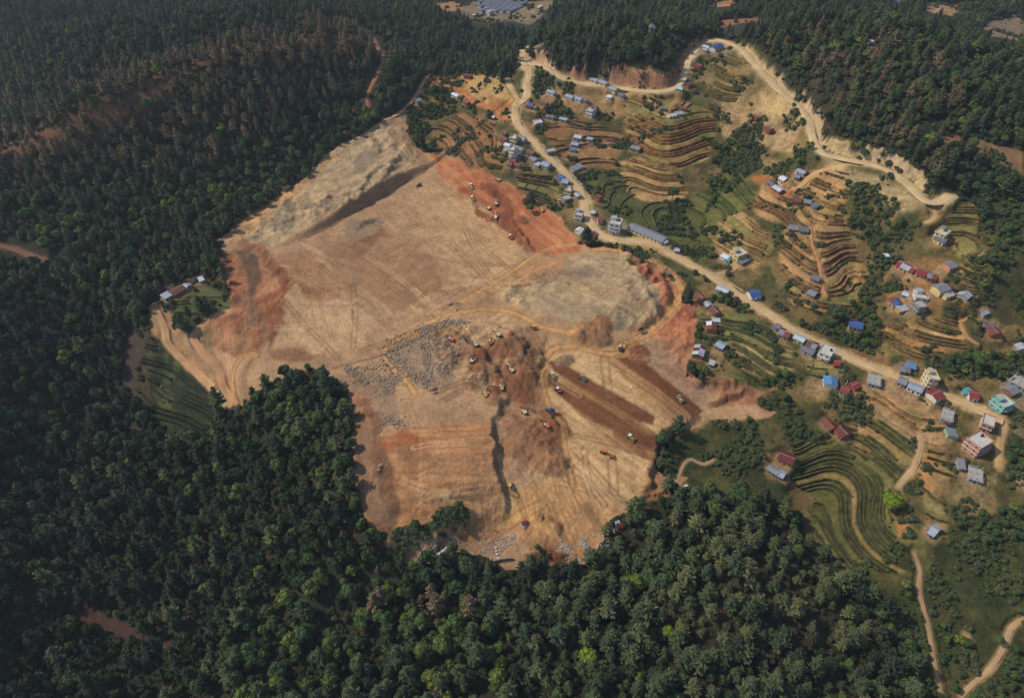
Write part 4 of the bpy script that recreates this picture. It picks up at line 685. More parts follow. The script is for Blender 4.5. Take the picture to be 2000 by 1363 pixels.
def lean(root, Lx, Wy, h, roof, wall, ov=0.35):
    y = Wy / 2; d = Wy * 0.16
    put('wall', prism([(-y, -1.0), (y, -1.0), (y, h + d), (-y, h)], -Lx / 2, Lx / 2, 'wall_' + wall, 'wall'), root)
    k = 0.16; put('roof', prism([(-y - ov, h - ov * k + 0.05), (y + ov, h + d + ov * k + 0.05), (y + ov, h + d + ov * k + 0.17), (-y - ov, h - ov * k + 0.17)], -Lx / 2 - ov, Lx / 2 + ov, 'roof_' + roof, 'roof'), root)
    openings(root, Lx, Wy, 0, h, max(1, int(Lx / 4)), True, True)
def flat(root, Lx, Wy, nst, wall, opt, slab='concrete_pale', cabin=None):
    sh = 2.9; put('foundation', boxm(Lx + 0.3, Wy + 0.3, 1.6, 'wall_stone', 'foundation'), root, (0, 0, -1.5))
    z = 0.1
    for s in range(nst):
        top = s == nst - 1 and 'open' in opt
        if not top:
            put('wall', boxm(Lx, Wy, sh - 0.25, 'wall_' + wall, 'wall'), root, (0, 0, z))
            openings(root, Lx, Wy, z, sh, max(2, int(Lx / 3.0)), s == 0)
            for sx in (-1, 1):
                for k in range(2):
                    w_ = put('window', boxm(0.10, 1.2, 1.3, 'frame_white', 'window', False), root, (sx * (Lx / 2 + 0.03), Wy * (k - 0.5) * 0.5, z + 1.5)); put('pane', boxm(0.06, 1.0, 1.1, 'window_dark', 'pane', False), w_, (sx * 0.04, 0, 0))
        else:
            nx = max(2, int(Lx / 3.5)); ny = 2
            for a in range(nx + 1):
                for b in range(ny + 1):
                    put('column', boxm(0.35, 0.35, 1.6 + 0.5 * ((a * 7 + b * 3) % 3), 'concrete', 'column'), root, (-Lx / 2 + 0.3 + (Lx - 0.6) * a / nx, -Wy / 2 + 0.3 + (Wy - 0.6) * b / ny, z))
            put('wall', boxm(Lx * 0.45, 0.25, 1.3, 'wall_' + wall, 'wall'), root, (-Lx * 0.15, Wy / 2 - 0.32, z)); put('wall', boxm(0.25, Wy * 0.6, 1.2, 'wall_' + wall, 'wall'), root, (Lx / 2 - 0.32, 0, z))
            return
        put('floor_slab' if s < nst - 1 else 'roof', boxm(Lx + 0.9, Wy + 0.9, 0.24, slab, 'floor_slab'), root, (0, 0, z + sh - 0.25 + 0.003)); z += sh
        if s < nst - 1 and 'balc' in opt:
            put('balcony', boxm(Lx * 0.7, 1.2, 0.2, slab, 'balcony'), root, (0, -Wy / 2 - 1.0, z - 0.2)); put('railing', boxm(Lx * 0.7, 0.12, 0.9, 'wall_' + wall, 'railing'), root, (0, -Wy / 2 - 1.52, z + 0.003))
    x, y = Lx / 2 + 0.36, Wy / 2 + 0.36; t = 0.18; hh = 0.75
    v = []; 
    for zz in (z, z + hh):
        for ax, ay in ((x, y), (x - t, y - t)): v += [(-ax, -ay, zz), (ax, -ay, zz), (ax, ay, zz), (-ax, ay, zz)]
    f = []
    for k in range(4):
        n = (k + 1) % 4; f += [(k, n, 8 + n, 8 + k), (4 + n, 4 + k, 12 + k, 12 + n), (8 + k, 8 + n, 12 + n, 12 + k)]
    put('parapet', mesh_py('parapet', v, f, 'wall_' + wall), root)
    if cabin:
        c_ = put('stair_cabin', boxm(Lx * 0.42, Wy * 0.42, 2.3, 'wall_' + wall, 'stair_cabin'), root, (-Lx * 0.2, Wy * 0.2, z + 0.003)); put('cabin_roof', boxm(Lx * 0.42 + 0.7, Wy * 0.42 + 0.7, 0.18, 'roof_' + cabin, 'cabin_roof'), c_, (0, 0, 2.303))
    if 'tank' in opt: put('water_tank', cylm(0.7, 1.4, 'tank_black', 12), root, (Lx * 0.3, Wy * 0.15, z + 0.003))
    if 'bars' in opt:
        for a in (-1, 1):
            for b in (-1, 1): put('column', boxm(0.3, 0.3, 1.5, 'concrete', 'column'), root, (a * (Lx / 2 - 0.3), b * (Wy / 2 - 0.3), z + 0.003))

HL = """1036 208 15 3 7.5 3.2 hip blue brick|bright blue roofed brick house just below the hairpin bend of the road
1047 214 8 2 4 2.2 lean tin brick|small grey lean-to against the bright blue roofed house at the hairpin
1077 184 15 5 6 2.6 gable btin white|grey-blue tin shed standing alone at the head of the lower barrack row
1113 192 15 5.5 6 2.6 gable btin white|grey-blue tin shed in the middle of the lower barrack row
1129.5 198 15 5.5 6 2.6 gable btin white|grey-blue tin shed beside the small dark hut in the lower barrack row
1142.5 203 8 3 5 2.4 gable dtin grey|small dark hut at the end of the lower barrack row
1160 172 16 5.5 6.5 2.6 gable btin cream|first grey-blue tin shed of the upper barrack row under the red cutting
1177 179 16 5.5 6.5 2.6 gable btin cream|second grey-blue tin shed of the upper barrack row under the red cutting
1197 187.5 15 5.5 6.5 2.6 gable btin cream|third grey-blue tin shed of the upper barrack row under the red cutting
1213 195 11 4 5.5 2.4 gable dtin grey|small dull shed ending the upper barrack row
1189 199.5 9 3 4 2.4 lean white white|small white hut just below the third shed of the upper barrack row
1154 222 15 4 9 2 flat red white cabin=red|two-storey flat-roofed house with a red rooftop cabin below the barracks
1051 241 15 -3 8 1 flat - white bars|unfinished white concrete house on the inner side of the road below the hairpin
1074.5 230 18 3 5 2.4 gable dtin grey|long grey tin shed between the blue roofed house and the ploughed field
1101 236 16 4 5 2.4 gable btin stone|faded blue tin shed on the upper edge of the ploughed field
1062 204 16 6 5 2.8 gable brown mud|old brown-roofed house behind the bright blue roofed house at the hairpin
1129.5 268 15 3 6.5 2.8 gable pale grey|pale tin-roofed house with a smaller hut at its side amid brown fields
1152.5 272 12 2 5 2.4 gable btin grey|small blue-grey hut beside the pale tin-roofed house amid brown fields
1123.5 282 15 2.5 6.5 2.8 gable btin grey|blue-grey roofed house below the pale tin-roofed house amid brown fields
1118.5 293 14 2.5 4.5 2.2 lean dtin grey|low dark shed in front of the blue-grey roofed house amid brown fields
1075.5 296 20 -4 8 1 flat - stone bars|low concrete house with column stubs beside the straight village road
1242 292 18 5 6.5 3.2 gable slate stone|grey gabled house alone at the foot of the curved terraces
1312 226 16 -2 5.5 2.5 gable pale cream|light grey shed joined end to end with another on the curved terraces
1325 223 14 -2 6 2.6 gable tin cream|brighter of the two joined grey sheds on the curved terraces
1326.5 184 14 3 7 2.8 hip pale green|pale hipped house right under the upper road above the curved terraces
1293.5 212 10 1 5 2.5 gable dtin grey|small grey hut above the two joined sheds on the curved terraces
1334 212 14 3 5 2.6 gable brown mud|dark brown hut behind the two joined sheds on the curved terraces
1344 174 12 -6 6 3 gable brown brick|brown-roofed house where the upper road bends above the terraces
1005 270 14 4 8 2 flat - cream tank|beige flat-roofed house at the upper end of the cluster beside the road
1021 273 9 4 6 3 gable tin grey|narrow grey tin house between the beige flat house and the road
986 261 9 5 5 3 gable rust brick|small rusty-roofed house at the top corner of the roadside cluster
985 273 12 6 6 3.2 gable brown brick|brown-roofed house on the site side of the beige flat-roofed house
992 286 11 4 5 5.4 gable white white|tall house with a shining white tin roof in the roadside cluster
1003 299 11 4 8 3 flat - white tank,balc|white three-storey house in the middle of the roadside cluster
1018 291 7 5 5 3 gable slate grey|small grey shed on the road side of the white three-storey house
1002 316 12 2 6 3 gable rust brick|rusty-roofed house just below the white three-storey house
996 328 8 3 5 2.6 gable brown mud|small brown hut at the lower end of the roadside cluster, farther from the road
1011 328 10 3 5 2.6 gable rust mud|small rusty hut at the lower end of the roadside cluster, nearer to the road
1037 297 14 6 7 3 gable brown brick|long brown-roofed house hard against the straight village road
1043 311 12 6 6 2.6 gable slate grey|grey tin house below the long brown-roofed house on the village road
1050 325 9 4 5 2.4 lean tin grey|small grey lean-to beside the wide pale blue shed on the village road
1067 324 15 6 8 3 gable btin grey|wide pale blue tin shed standing on the village road
1127 329 21 -9 6 2.2 lean slate grey|low grey slab-roofed shed in the green fields across the road
1095.5 346 10 6 6 2.8 gable blue grey|blue tarpaulin roofed shop beside the village road
1104.5 357 13 2 8 3 gable btin grey|grey-blue gabled house next to the blue tarpaulin shop
1112 371 13 3 8 2 flat - cream tank|flat-roofed house with a water tank below the grey-blue gabled house
1106 389 16 -4 8 1 flat - stone bars|unfinished flat house at the field edge below the house with a water tank
1128.5 382 7 6 4.5 2.6 gable tin grey|narrow grey kiosk against the road beside the unfinished flat house
1170 386 9 4 5 4.2 gable maroon brick|small narrow house with a dark red roof in the green terraces
964 230 6 2 4 2.4 gable white brick|tiny white-roofed hut on the field edge left of the road junction
891 187 12 6 6 2.8 gable white white|long white tin house on the wooded knoll above the excavation
911.5 201 9 5 5 2.6 gable red brick|red-roofed hut beside the white tin house on the knoll
914.5 150 16 3 6 3 gable maroon brick|dark red house at the wood edge above the sandy slope
817 200 9 -2 7 4.5 gable slate stone|grey stone house on the wooded corner above the pale plateau
787 228 12 -3 8 1 flat - brick open|roofless red brick shell at the top corner of the excavation
1131 423 17 3 8 2 flat - white cabin=tin|two-storey house with a grey roof cabin between the road and the red soil
1132.5 451 8 -6 6 2.6 gable white white|shiny white tin shed just above the red-roofed house at the junction
1153 464 12 -8 7 3 gable red cream|bright red roofed house at the road junction beside the excavation
1159.5 453 7 -4 5 2.6 gable tin grey|small grey kiosk touching the bright red roofed house at the junction
1158 415 8 1 5 2.4 gable pale white|small pale hut alone on the inner side of the road above the junction
1171.5 431 8 0 9 2.6 gable rust white|brown and white house between the pale hut and the big white house
1202 438 27 5 10 3 flat - white balc,tank,cabin=tin|big white three-storey house with balconies at the road junction
1264 458 66 28 8.5 3.2 gable slate cream long|very long grey tin-roofed poultry shed beside the road junction
1297.5 476 6 -2 4 2.4 lean white white|white box hut at the far gable end of the very long grey shed
1322 489 5 1 4 2.4 gable tin grey|tiny grey hut in the bushes past the very long grey shed
1412 566 24 10 6.5 2.4 gable pale green|pale polytunnel-like shed beside the road below the yellow house
1367 580 13 12 6 2.8 gable rust brick|rusty-roofed house heading the old row beside the orange haul road
1383 593 8 8 5 2.6 gable tin grey|grey tin middle section of the old row beside the orange haul road
1396 607 13 13 5.5 2.8 gable brown brick|long brown-roofed house in the old row beside the orange haul road
1398 623 16 1 5 2.4 gable pale white|pale tin hut closing the old row beside the orange haul road
1389 640 1 16 6.5 3.4 gable rust brick sheets=rust,brown,white,rust|brick house with a patched rust and white roof below the old row
1408 675 16 8 7 2.6 gable btin stone|square blue-grey roofed house above the tan field strips
1365 687 6 -20 7 3.4 gable maroon brick sheets=tin,maroon,maroon,pale|long brick house, roof half grey and half maroon, on the excavation rim
1390 710 8 3 4 2.2 lean tin mud|small tin shelter in the trees near the long brick house on the rim
1566 335 17 7 6 2.8 gable btin white|blue-grey house at the top of the orange hillside below the pale road
1532 346 11 5 8 3 gable white white|shining white tin house on the bare orange yard
1505.5 360.5 12 10 4.5 2.4 gable dtin brick sheets=dtin,slate,dtin|dark patched shed on the bare orange yard
1519 374 16 10 6.5 2.6 gable pale brick|pale grey tin house at the lower edge of the bare orange yard
1557 348 10 3 5 2.4 gable slate stone|small grey hut between the white house and the blue-grey house
1556 394 19 4 7 3.6 gable brown brick|large old brown-roofed house in the middle of the orange hillside
1576 398 15 3 6 3 gable slate brick sheets=slate,tin,brown|grey patched wing joined to the large old brown house
1590.5 404 12 4 4.5 2.4 lean dtin grey|dark lean-to at the end of the grey patched wing
1549 448 21 3 7 2.6 gable slate mud sheets=slate,tin,dtin|longer of two grey slate sheds above the orange terraces
1569 451 18 2 7 2.6 gable dtin mud|shorter of two grey slate sheds above the orange terraces
1442 496 22 -8 10 2 flat - yellow balc,cabin=sand|yellow two-storey house with white balconies on the bare terraces
1415 503 14 7 4 2.6 lean white white|white canopy shed beside the yellow house
1419.5 509 11 4 3.5 2.2 lean cyan white|turquoise canopy in front of the white canopy shed
1451 512 16 -9 5 2.4 lean slate stone|grey lean-to along the lower side of the yellow house
1592.5 546 17 6 6 2.4 gable dtin mud|lone dark grey house low on the orange terraces
1586 575 15 7 7 2.4 gable slate mud sheets=slate,dtin,tin|slate-roofed hut with loose sheets below the lone dark house
1472.5 575 21 -3 8 3 gable blue white|blue-roofed white house just below the road bend
1728 506 5 0 3 2.2 lean white white|tiny white tank hut at the edge of the dense thicket
1837 462 24 10 9 2 flat - cream cabin=slate|cream flat-roofed house with a grey top beside the striped terraces
1833 477 20 9 6 2.6 lean dtin cream|dark roofed lean-to in front of the cream flat-roofed house
1768 527 36 17 8 2.8 gable red pink sheets=red,tin,red,tin,maroon,tin|long red and grey roofed longhouse on the right hillside
1797.5 536 20 5 8 3.4 gable red pink|bright red roofed house adjoining the long red and grey longhouse
1819.5 541 20 5 7.5 3 gable slate brick sheets=slate,tin,slate,rust|grey patched roof wing at the end of the bright red roofed house
1853 523 15 -4 7 3.4 gable slate pink|grey house with pinkish walls above the grey patched wing
1770 573 10 4 6 2.6 gable pale grey|small pale tin shed above the blue and rust longhouse
1796.5 581 29 4 10 2 flat - white cabin=tin|wide white flat-roofed house in the hillside hamlet
1832 575 22 -6 8 4.4 gable slate cream|tall cream house with a grey gabled roof in the hillside hamlet
1846 585 16 -4 5 2.6 lean sand cream|low beige lean-to in front of the tall cream house
1881 582 10 -8 7 2.8 gable tin grey|grey tin house at the foot of the striped terraces
1853 577 7 -3 5 2.4 gable slate stone|tiny grey outhouse behind the tall cream house
1749 593 13 15 7 3 gable blue ochre sheets=rust,navy,rust,blue|longhouse with a half blue, half rust roof in the hillside hamlet
1760 607 20 -4 5 2.6 lean tin ochre|pale tin porch at the lower end of the blue and rust longhouse
1791 606 20 -3 8 2 flat - stone bars|grey unfinished house below the wide white flat-roofed house
1923 605 11 -4 5.5 2.6 gable btin grey|small blue-grey hut in the trees near the right edge
1919 629 9 -2 5 2.4 gable slate stone|grey hut above the rusty house, farther from the right edge
1937 629 10 -2 5 2.4 gable dtin stone|dark hut above the rusty house, closer to the right edge
1939 652 13 14 8 3 gable rust brick|old rusty-roofed house among trees near the right edge
1996 682 12 14 8 3 gable tin grey|grey roofed building cut by the right edge among trees
1670 636 29 6 8 2.8 gable blue cream|long bright blue roofed house on its own in the green valley
1519 638 10 5 5 2.4 gable dtin grey|small dark kiosk heading the roadside shop row
1533 651 22 9 8 2.8 gable slate stone sheets=slate,sand,tin,rust,dtin|patchwork-roofed shop beside the small dark kiosk
1562.5 660 22 10 6.5 2.6 gable pale green|pale green tin shed in the roadside shop row
1586.5 673 20 9 8 2.6 gable brown stone sheets=brown,dtin,brown,slate|dark patched shop next to the white two-storey house
1578 685 24 12 5.5 2.4 gable dtin grey|grey tin shed behind the roadside shop row, field side
1614 687 28 11 10 2 flat - white tank,balc|white two-storey house at the end of the roadside shop row
1633.5 710 11 2 6 2.6 gable red brick|small red-roofed shrine-like hut below the white two-storey house
1621.5 746 2 17 8 3.2 gable lblue white|sky blue roofed house alone among the tan plots
1649 763 17 6 6 3.4 gable red green|red-roofed green house near the stream gully
1668.5 754 12 -8 5 2.6 gable red brick|small red annex beside the red-roofed green house
1710 738 29 8 11 2 flat - grey open|grey unfinished two-storey house on the road corner
1779.5 714 18 4 6 2.8 gable lblue grey|sky blue roofed house on the upper side of the road
1765 723 20 3 7 2.8 gable slate stone sheets=slate,tin,slate,dtin|patched grey shop in front of the sky blue roofed roadside house
1818 737 23 2 10 3 flat - cream balc,cabin=sand|beige three-storey house on the upper side of the road
1763 744 17 7 7 2.6 gable slate grey|square grey tin shed on the lower side of the road
1787 758 30 12 7 2.8 gable btin white|long light blue tin house on the lower side of the road
1826 772 18 -8 8 3 gable red white|red-roofed white house on the lower side of the road
1899 772 20 3 8 3 gable red white|red-roofed white house in the garden on the upper side of the road
1888 765 5 4 4 3 lean cyan teal|small turquoise outhouse against the red-roofed garden house
1956 788 24 -9 10 2 flat - teal cabin=sand,balc|turquoise two-storey house near the right edge
1974 763 16 -8 7 3 gable slate brick|grey-roofed brick house above the turquoise house
1994 742 14 -14 10 2 flat - grey open|grey concrete building cut by the right edge above the turquoise house
1853 808 26 9 11 2 flat - grey open,balc|half-ruined grey concrete house with bare columns below the road
1928 826 26 10 10 2 flat - pink -|pink house with a flat grey roof below the turquoise house
1858 846 7 18 6 2.2 lean slate green|narrow grey tin shed below the half-ruined concrete house
1910 865 30 -17 10 3 flat - pink balc,tank|pink-orange three-storey house with many windows on the lower right
1908 923 32 10 11 2 flat - grey open|grey unfinished house with bare columns below the pink-orange house
1877 907 12 2 7 2.4 lean slate grey|small grey shed beside the unfinished house below the pink-orange house
1621 827 19 19 7 3 gable rust brick sheets=rust,maroon,sand,rust,maroon|patched maroon and cream roofed brick house, upper of the two in line
1643 850 16 16 8 3 gable maroon brick|plain maroon-roofed brick house, lower of the two in line
1825 1033 12 12 5 2.2 lean slate stone|upper of two grey tin shelters low in the right-hand terraces
1820 1041 13 9 5 2 lean tin stone|lower of two grey tin shelters low in the right-hand terraces
1536 895 31 13 8.5 3 gable maroon ochre|maroon-roofed ochre house on the grassy spur below the stream gully
1511 919 22 14 5 2.6 gable slate stone sheets=slate,rust,btin|grey and rust patched shed below the maroon-roofed ochre house
1525 930 9 5 6 2.4 gable btin stone|square blue-grey hut at the end of the grey and rust patched shed
346 568 27 -15 8 3 gable brown brick|isolated brown-roofed farmhouse left of the excavation
327 581 17 -9 6 2.4 lean tin grey|silver lean-to at the lower end of the isolated farmhouse
364 558 9 4 6 2.6 gable btin grey|silver shed at the upper end of the isolated farmhouse
393 547 10 -3 5 2.2 lean pale white|pale tarpaulin shelter between the isolated farmhouse and the excavation
1398 97 18 -8 8 3 gable blue white|bright blue roofed white house at the top bend of the upper road
1380 95 13 4 6 2.4 gable pale grey|pale grey shed beside the bright blue roofed house on the top bend
1377 106 9 3 4.5 2.4 gable tin grey|smaller grey shed below the pale shed on the top bend
1363.5 138 13 4 7 3 gable rust brick|rusty brick house inside the curve below the top bend
1475 238 10 4 6 3.2 gable rust brick|small rusty brick house on the scrubby slope below the pale road
1499 260 14 7 7 3.6 gable rust brick|larger rusty brick house on the scrubby slope below the pale road
1272 68 15 0 8 3.4 pav dtin white|open pavilion with a dark roof on the wooded hilltop
1708 101 9 1 6 2.8 gable red white|red-roofed shrine hidden in the upper right forest
1700 84 7 0 5 1 flat - white -|small white flat-roofed hut above the red-roofed shrine in the forest
925 32 9 2 8 2 flat - ochre -|ochre house at the edge of the greenhouse valley
958 24 12 -3 8 2 flat - white tank|white flat house beside the greenhouses in the far valley
1053 16 10 -5 8 2 flat - cream -|cream house beside the far track at the top edge
1748 4 20 1 9 3 gable lblue white|far blue-roofed building on the top edge of the picture
1756 14 12 1 8 3 gable rust brick|far rusty-roofed house below the blue-roofed building at the top edge"""
HOUSES = []
for ln in HL.split('\n'):
    spec, lab = ln.split('|'); t = spec.split(); px, py, dx, dy, W_, h_ = map(float, t[:6])
    fl = 0.80 if t[6] == 'flat' else 0.88
    if len(t) > 9 and t[9] == 'long': fl = 1.0
    HOUSES.append((px, py, dx * fl, dy * fl, W_ * (fl + 0.04), h_, t[6], t[7], t[8], t[9] if len(t) > 9 else '', lab))
HP = []
ctr = unproj([(h[0], h[1]) for h in HOUSES], Z)
for h, c in zip(HOUSES, ctr):
    z = float(samp(Z, c[:1], c[1:])[0]); lift = 2.9 * h[5] if h[6] == 'flat' else h[5]
    x, y = on_plane(h[0], h[1], z + lift * 0.75); z = float(samp(Z, np.array([x]), np.array([y]))[0]); x, y = on_plane(h[0], h[1], z + lift * 0.75)
    a = np.array(on_plane(h[0] - h[2] / 2, h[1] - h[3] / 2, z + lift)); b = np.array(on_plane(h[0] + h[2] / 2, h[1] + h[3] / 2, z + lift)); e = b - a
    L_ = float(np.hypot(*e)); rz = math.atan2(e[1], e[0])
    if math.cos(rz) < 0: rz += math.pi
    L_ = min(max(L_, 3.2), 46.0); 
    HP.append((x, y, rz, L_))
for h, (x, y, rz, L_) in zip(HOUSES, HP):
    if h[9] == 'long':
        for t in (-0.4, -0.2, 0, 0.2, 0.4): pad(x + math.cos(rz) * L_ * t, y + math.sin(rz) * L_ * t, 7.5, 5)
    else: pad(x, y, max(L_, h[4]) * 0.62 + 0.8, 4.0, (172, 138, 100))
Z_FINAL = None
# ------------------------------------------------------------------ ground meshes
def zat(x, y): return float(samp(Z, np.array([float(x)]), np.array([float(y)]))[0])
idx = np.arange(NR * NC).reshape(NR, NC); q = np.stack([idx[:-1, :-1], idx[:-1, 1:], idx[1:, 1:], idx[1:, :-1]], -1).reshape(-1, 4)
qc = CLS[:-1, :-1].reshape(-1); VV = np.stack([GX, GY, Z], -1).reshape(-1, 3); CC = C.reshape(-1, 3)
for k, nm, mt_, lb in ((0, 'hillside_ground', 'litter', 'wooded hillside ground around the excavation'), (1, 'earthworks_ground', 'soil', 'bare tan and red soil of the levelled excavation'), (2, 'farmland_ground', 'field', 'terraced farmland and rough grass around the village')):
    f = q[qc == k]; u, inv = np.unique(f, return_inverse=True); f = inv.reshape(-1, 4)
    me = mesh_np(nm, VV[u], f, mt_, True); set_col(me, CC[u]); put(nm, me, label=lb, kind='structure')
parts_v = []; parts_f = []; parts_c = []; nv = 0
for A_, B_, st_, ri_ in BANKS:
    kp_ = ~(sampn(NOBANK, A_[:, 0], A_[:, 1]) | sampn(NOBANK, B_[:, 0], B_[:, 1])); A_, B_ = A_[kp_], B_[kp_]; n_ = len(A_)
    if not n_: continue
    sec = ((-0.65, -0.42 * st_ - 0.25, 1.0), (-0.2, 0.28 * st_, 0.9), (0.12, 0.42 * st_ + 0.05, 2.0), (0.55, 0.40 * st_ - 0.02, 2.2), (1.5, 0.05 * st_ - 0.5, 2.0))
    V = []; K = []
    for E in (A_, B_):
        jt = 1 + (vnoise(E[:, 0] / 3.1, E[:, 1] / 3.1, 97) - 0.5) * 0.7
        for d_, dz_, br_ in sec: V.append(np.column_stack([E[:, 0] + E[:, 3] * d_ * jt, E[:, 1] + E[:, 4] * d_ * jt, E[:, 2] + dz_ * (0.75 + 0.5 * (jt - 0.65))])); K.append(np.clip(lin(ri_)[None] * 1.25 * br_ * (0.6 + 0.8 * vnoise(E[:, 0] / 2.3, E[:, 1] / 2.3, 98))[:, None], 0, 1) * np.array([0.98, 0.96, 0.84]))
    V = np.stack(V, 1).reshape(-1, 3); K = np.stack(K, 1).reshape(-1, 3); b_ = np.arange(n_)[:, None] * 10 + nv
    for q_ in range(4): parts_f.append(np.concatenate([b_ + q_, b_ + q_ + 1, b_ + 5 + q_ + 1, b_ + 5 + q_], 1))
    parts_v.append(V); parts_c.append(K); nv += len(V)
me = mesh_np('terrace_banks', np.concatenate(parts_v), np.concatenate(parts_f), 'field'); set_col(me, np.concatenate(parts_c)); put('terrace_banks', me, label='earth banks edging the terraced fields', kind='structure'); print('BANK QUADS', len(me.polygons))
RL = {'village_road': 'wide pale dirt road running down through the village', 'hill_road': 'upper dirt road cut along the forest edge', 'hairpin_track': 'short track joining the hairpin bend', 'farm_track': 'narrow track dropping from the end of the upper road'}
for nm, w, z, wd, cc in ROADW:
    tg = np.gradient(w, axis=0); tg /= np.linalg.norm(tg, axis=1)[:, None] + 1e-9; nr = np.stack([-tg[:, 1], tg[:, 0]], 1)
    prof = [(-1, -0.25), (-0.9, 0.05), (-0.45, 0.10), (0, 0.15), (0.45, 0.10), (0.9, 0.05), (1, -0.25)]; m = len(w); V = []; K = []
    for k, (s, dz) in enumerate(prof):
        jit = (vnoise(w[:, 0] / 7 + k * 9, w[:, 1] / 7, 91) - 0.5) * (1.6 if abs(s) > 0.8 else 0.5) * min(1, wd / 6)
        p = w + nr * (s * wd / 2 + jit)[:, None]; zz = np.maximum(z, samp(Z, p[:, 0], p[:, 1]) if abs(s) < 0.95 else z - 9) + dz
        V.append(np.column_stack([p, zz])); b_ = 1.06 if abs(s) in (0.45,) else (0.9 if abs(s) > 0.8 else 0.97)
        K.append(lin(cc)[None] * b_ * (0.85 + 0.3 * vnoise(p[:, 0] / 5, p[:, 1] / 5, 92))[:, None])
    V = np.stack(V, 1).reshape(-1, 3); K = np.stack(K, 1).reshape(-1, 3); ii = np.arange(m * 7).reshape(m, 7)
    f = np.stack([ii[:-1, :-1], ii[1:, :-1], ii[1:, 1:], ii[:-1, 1:]], -1).reshape(-1, 4)[:, ::-1]
    me = mesh_np(nm, V, f, 'road_soil', True); set_col(me, K); put(nm, me, label=RL.get(nm, nm.replace('_', ' ') + ' of bare trodden soil'), kind='structure')

# ------------------------------------------------------------------ houses
for h, (x, y, rz, L_) in zip(HOUSES, HP):
    px, py, dx, dy, W_, hh, ty, roof, wall, opt, lab = h
    z = min(zat(x + dx_, y + dy_) for dx_ in (-2, 0, 2) for dy_ in (-2, 0, 2))
    nm = {'flat': 'concrete_house', 'lean': 'lean_to_shed', 'hip': 'hip_roof_house', 'pav': 'pavilion'}.get(ty, 'gabled_house' if hh >= 2.8 else 'tin_shed')
    cat = 'pavilion' if ty == 'pav' else ('shed' if nm in ('tin_shed', 'lean_to_shed') else 'house')
    r = put(nm, None, None, (x, y, z + 0.05), rz, lab, cat, 'village buildings'); r.empty_display_size = 1
    shs = None; cab = None
    for o_ in opt.split(',') if 'sheets' not in opt else []:
        if o_.startswith('cabin='): cab = o_[6:]
    if 'sheets=' in opt: shs = opt.split('=')[1].split(',')
    if opt == 'long': shs = ['slate', 'tin', 'slate', 'slate', 'tin', 'slate']
    if ty == 'gable': gable(r, L_, W_, hh, roof, wall, sh=shs)
    elif ty == 'hip': gable(r, L_, W_, hh, roof, wall, hip=True)
    elif ty == 'lean': lean(r, L_, W_, hh, roof, wall)
    elif ty == 'pav':
        put('plinth', boxm(L_ * 0.8, W_ * 0.8, 1.6, 'concrete_pale', 'plinth'), r, (0, 0, -0.9))
        for a in (-1, 1):
            for b in (-1, 1): put('column', boxm(0.35, 0.35, 7, 'frame_white', 'column'), r, (a * L_ * 0.33, b * W_ * 0.33, 0.7))
        hx, e = L_ / 2, W_ / 2; put('roof', mesh_py('roof', [(-hx, -e, 7.7), (hx, -e, 7.7), (hx, e, 7.7), (-hx, e, 7.7), (0, 0, 11.5)], [(3, 2, 1, 0), (0, 1, 4), (1, 2, 4), (2, 3, 4), (3, 0, 4)], 'roof_dtin'), r)
    else: flat(r, L_, W_, int(hh), wall, opt, 'concrete' if wall in ('grey', 'stone', 'brick') else 'concrete_pale', cab)
# glasshouses of the far valley
k = 0
for py, n in ((4, 5), (12, 6), (21, 5)):
    for i in range(n):
        px = 945 + 13.5 * i + py * 0.3; p = unproj([(px, py)], Z)[0]
        r = put('greenhouse', None, None, (p[0], p[1], zat(*p)), 0.9, 'grey plastic greenhouse in the packed field of the far valley', 'greenhouse', 'greenhouses in the far valley')
        put('cover', prism([(-3.6, -1), (3.6, -1), (3.6, 2.2), (2, 3.6), (0, 4.1), (-2, 3.6), (-3.6, 2.2)], -15, 15, 'roof_slate', 'cover'), r); put('end_frame', boxm(0.2, 7.3, 2.0, 'roof_pale', 'end_frame'), r, (-15.2, 0, 0)); put('vent_strip', boxm(28, 0.5, 0.2, 'roof_pale', 'vent_strip'), r, (0, 0, 4.02))
# ------------------------------------------------------------------ trees: meshes of each kind
ICO_V = []; 
_t = (1 + 5 ** 0.5) / 2
for a in (-1, 1):
    for b in (-_t, _t): ICO_V += [(a, b, 0), (0, a, b), (b, 0, a)]
ICO_V = np.array(ICO_V) / math.hypot(1, _t)
_f = []
for i in range(12):
    for j in range(i + 1, 12):
        for k in range(j + 1, 12):
            p, q_, r_ = ICO_V[i], ICO_V[j], ICO_V[k]
            if abs(np.linalg.norm(p - q_) - 1.0515) < 0.01 and abs(np.linalg.norm(q_ - r_) - 1.0515) < 0.01 and abs(np.linalg.norm(p - r_) - 1.0515) < 0.01:
                _f.append((i, j, k) if np.dot(np.cross(q_ - p, r_ - p), p + q_ + r_) > 0 else (i, k, j))
ICO_F = np.array(_f)
def ico2():
    v = [tuple(p) for p in ICO_V]; c = {}; f = []
    def mid(a, b):
        k = (min(a, b), max(a, b))
        if k not in c: m = (np.array(v[a]) + np.array(v[b])) / 2; v.append(tuple(m / np.linalg.norm(m))); c[k] = len(v) - 1
        return c[k]
    for a, b, d in ICO_F: ab, bd, da = mid(a, b), mid(b, d), mid(d, a); f += [(a, ab, da), (b, bd, ab), (d, da, bd), (ab, bd, da)]
    return np.array(v), np.array(f)
IV2, IF2 = ico2()
def quads_to_tris(V, Q): return V, np.concatenate([Q[:, [0, 1, 2]], Q[:, [0, 2, 3]]])
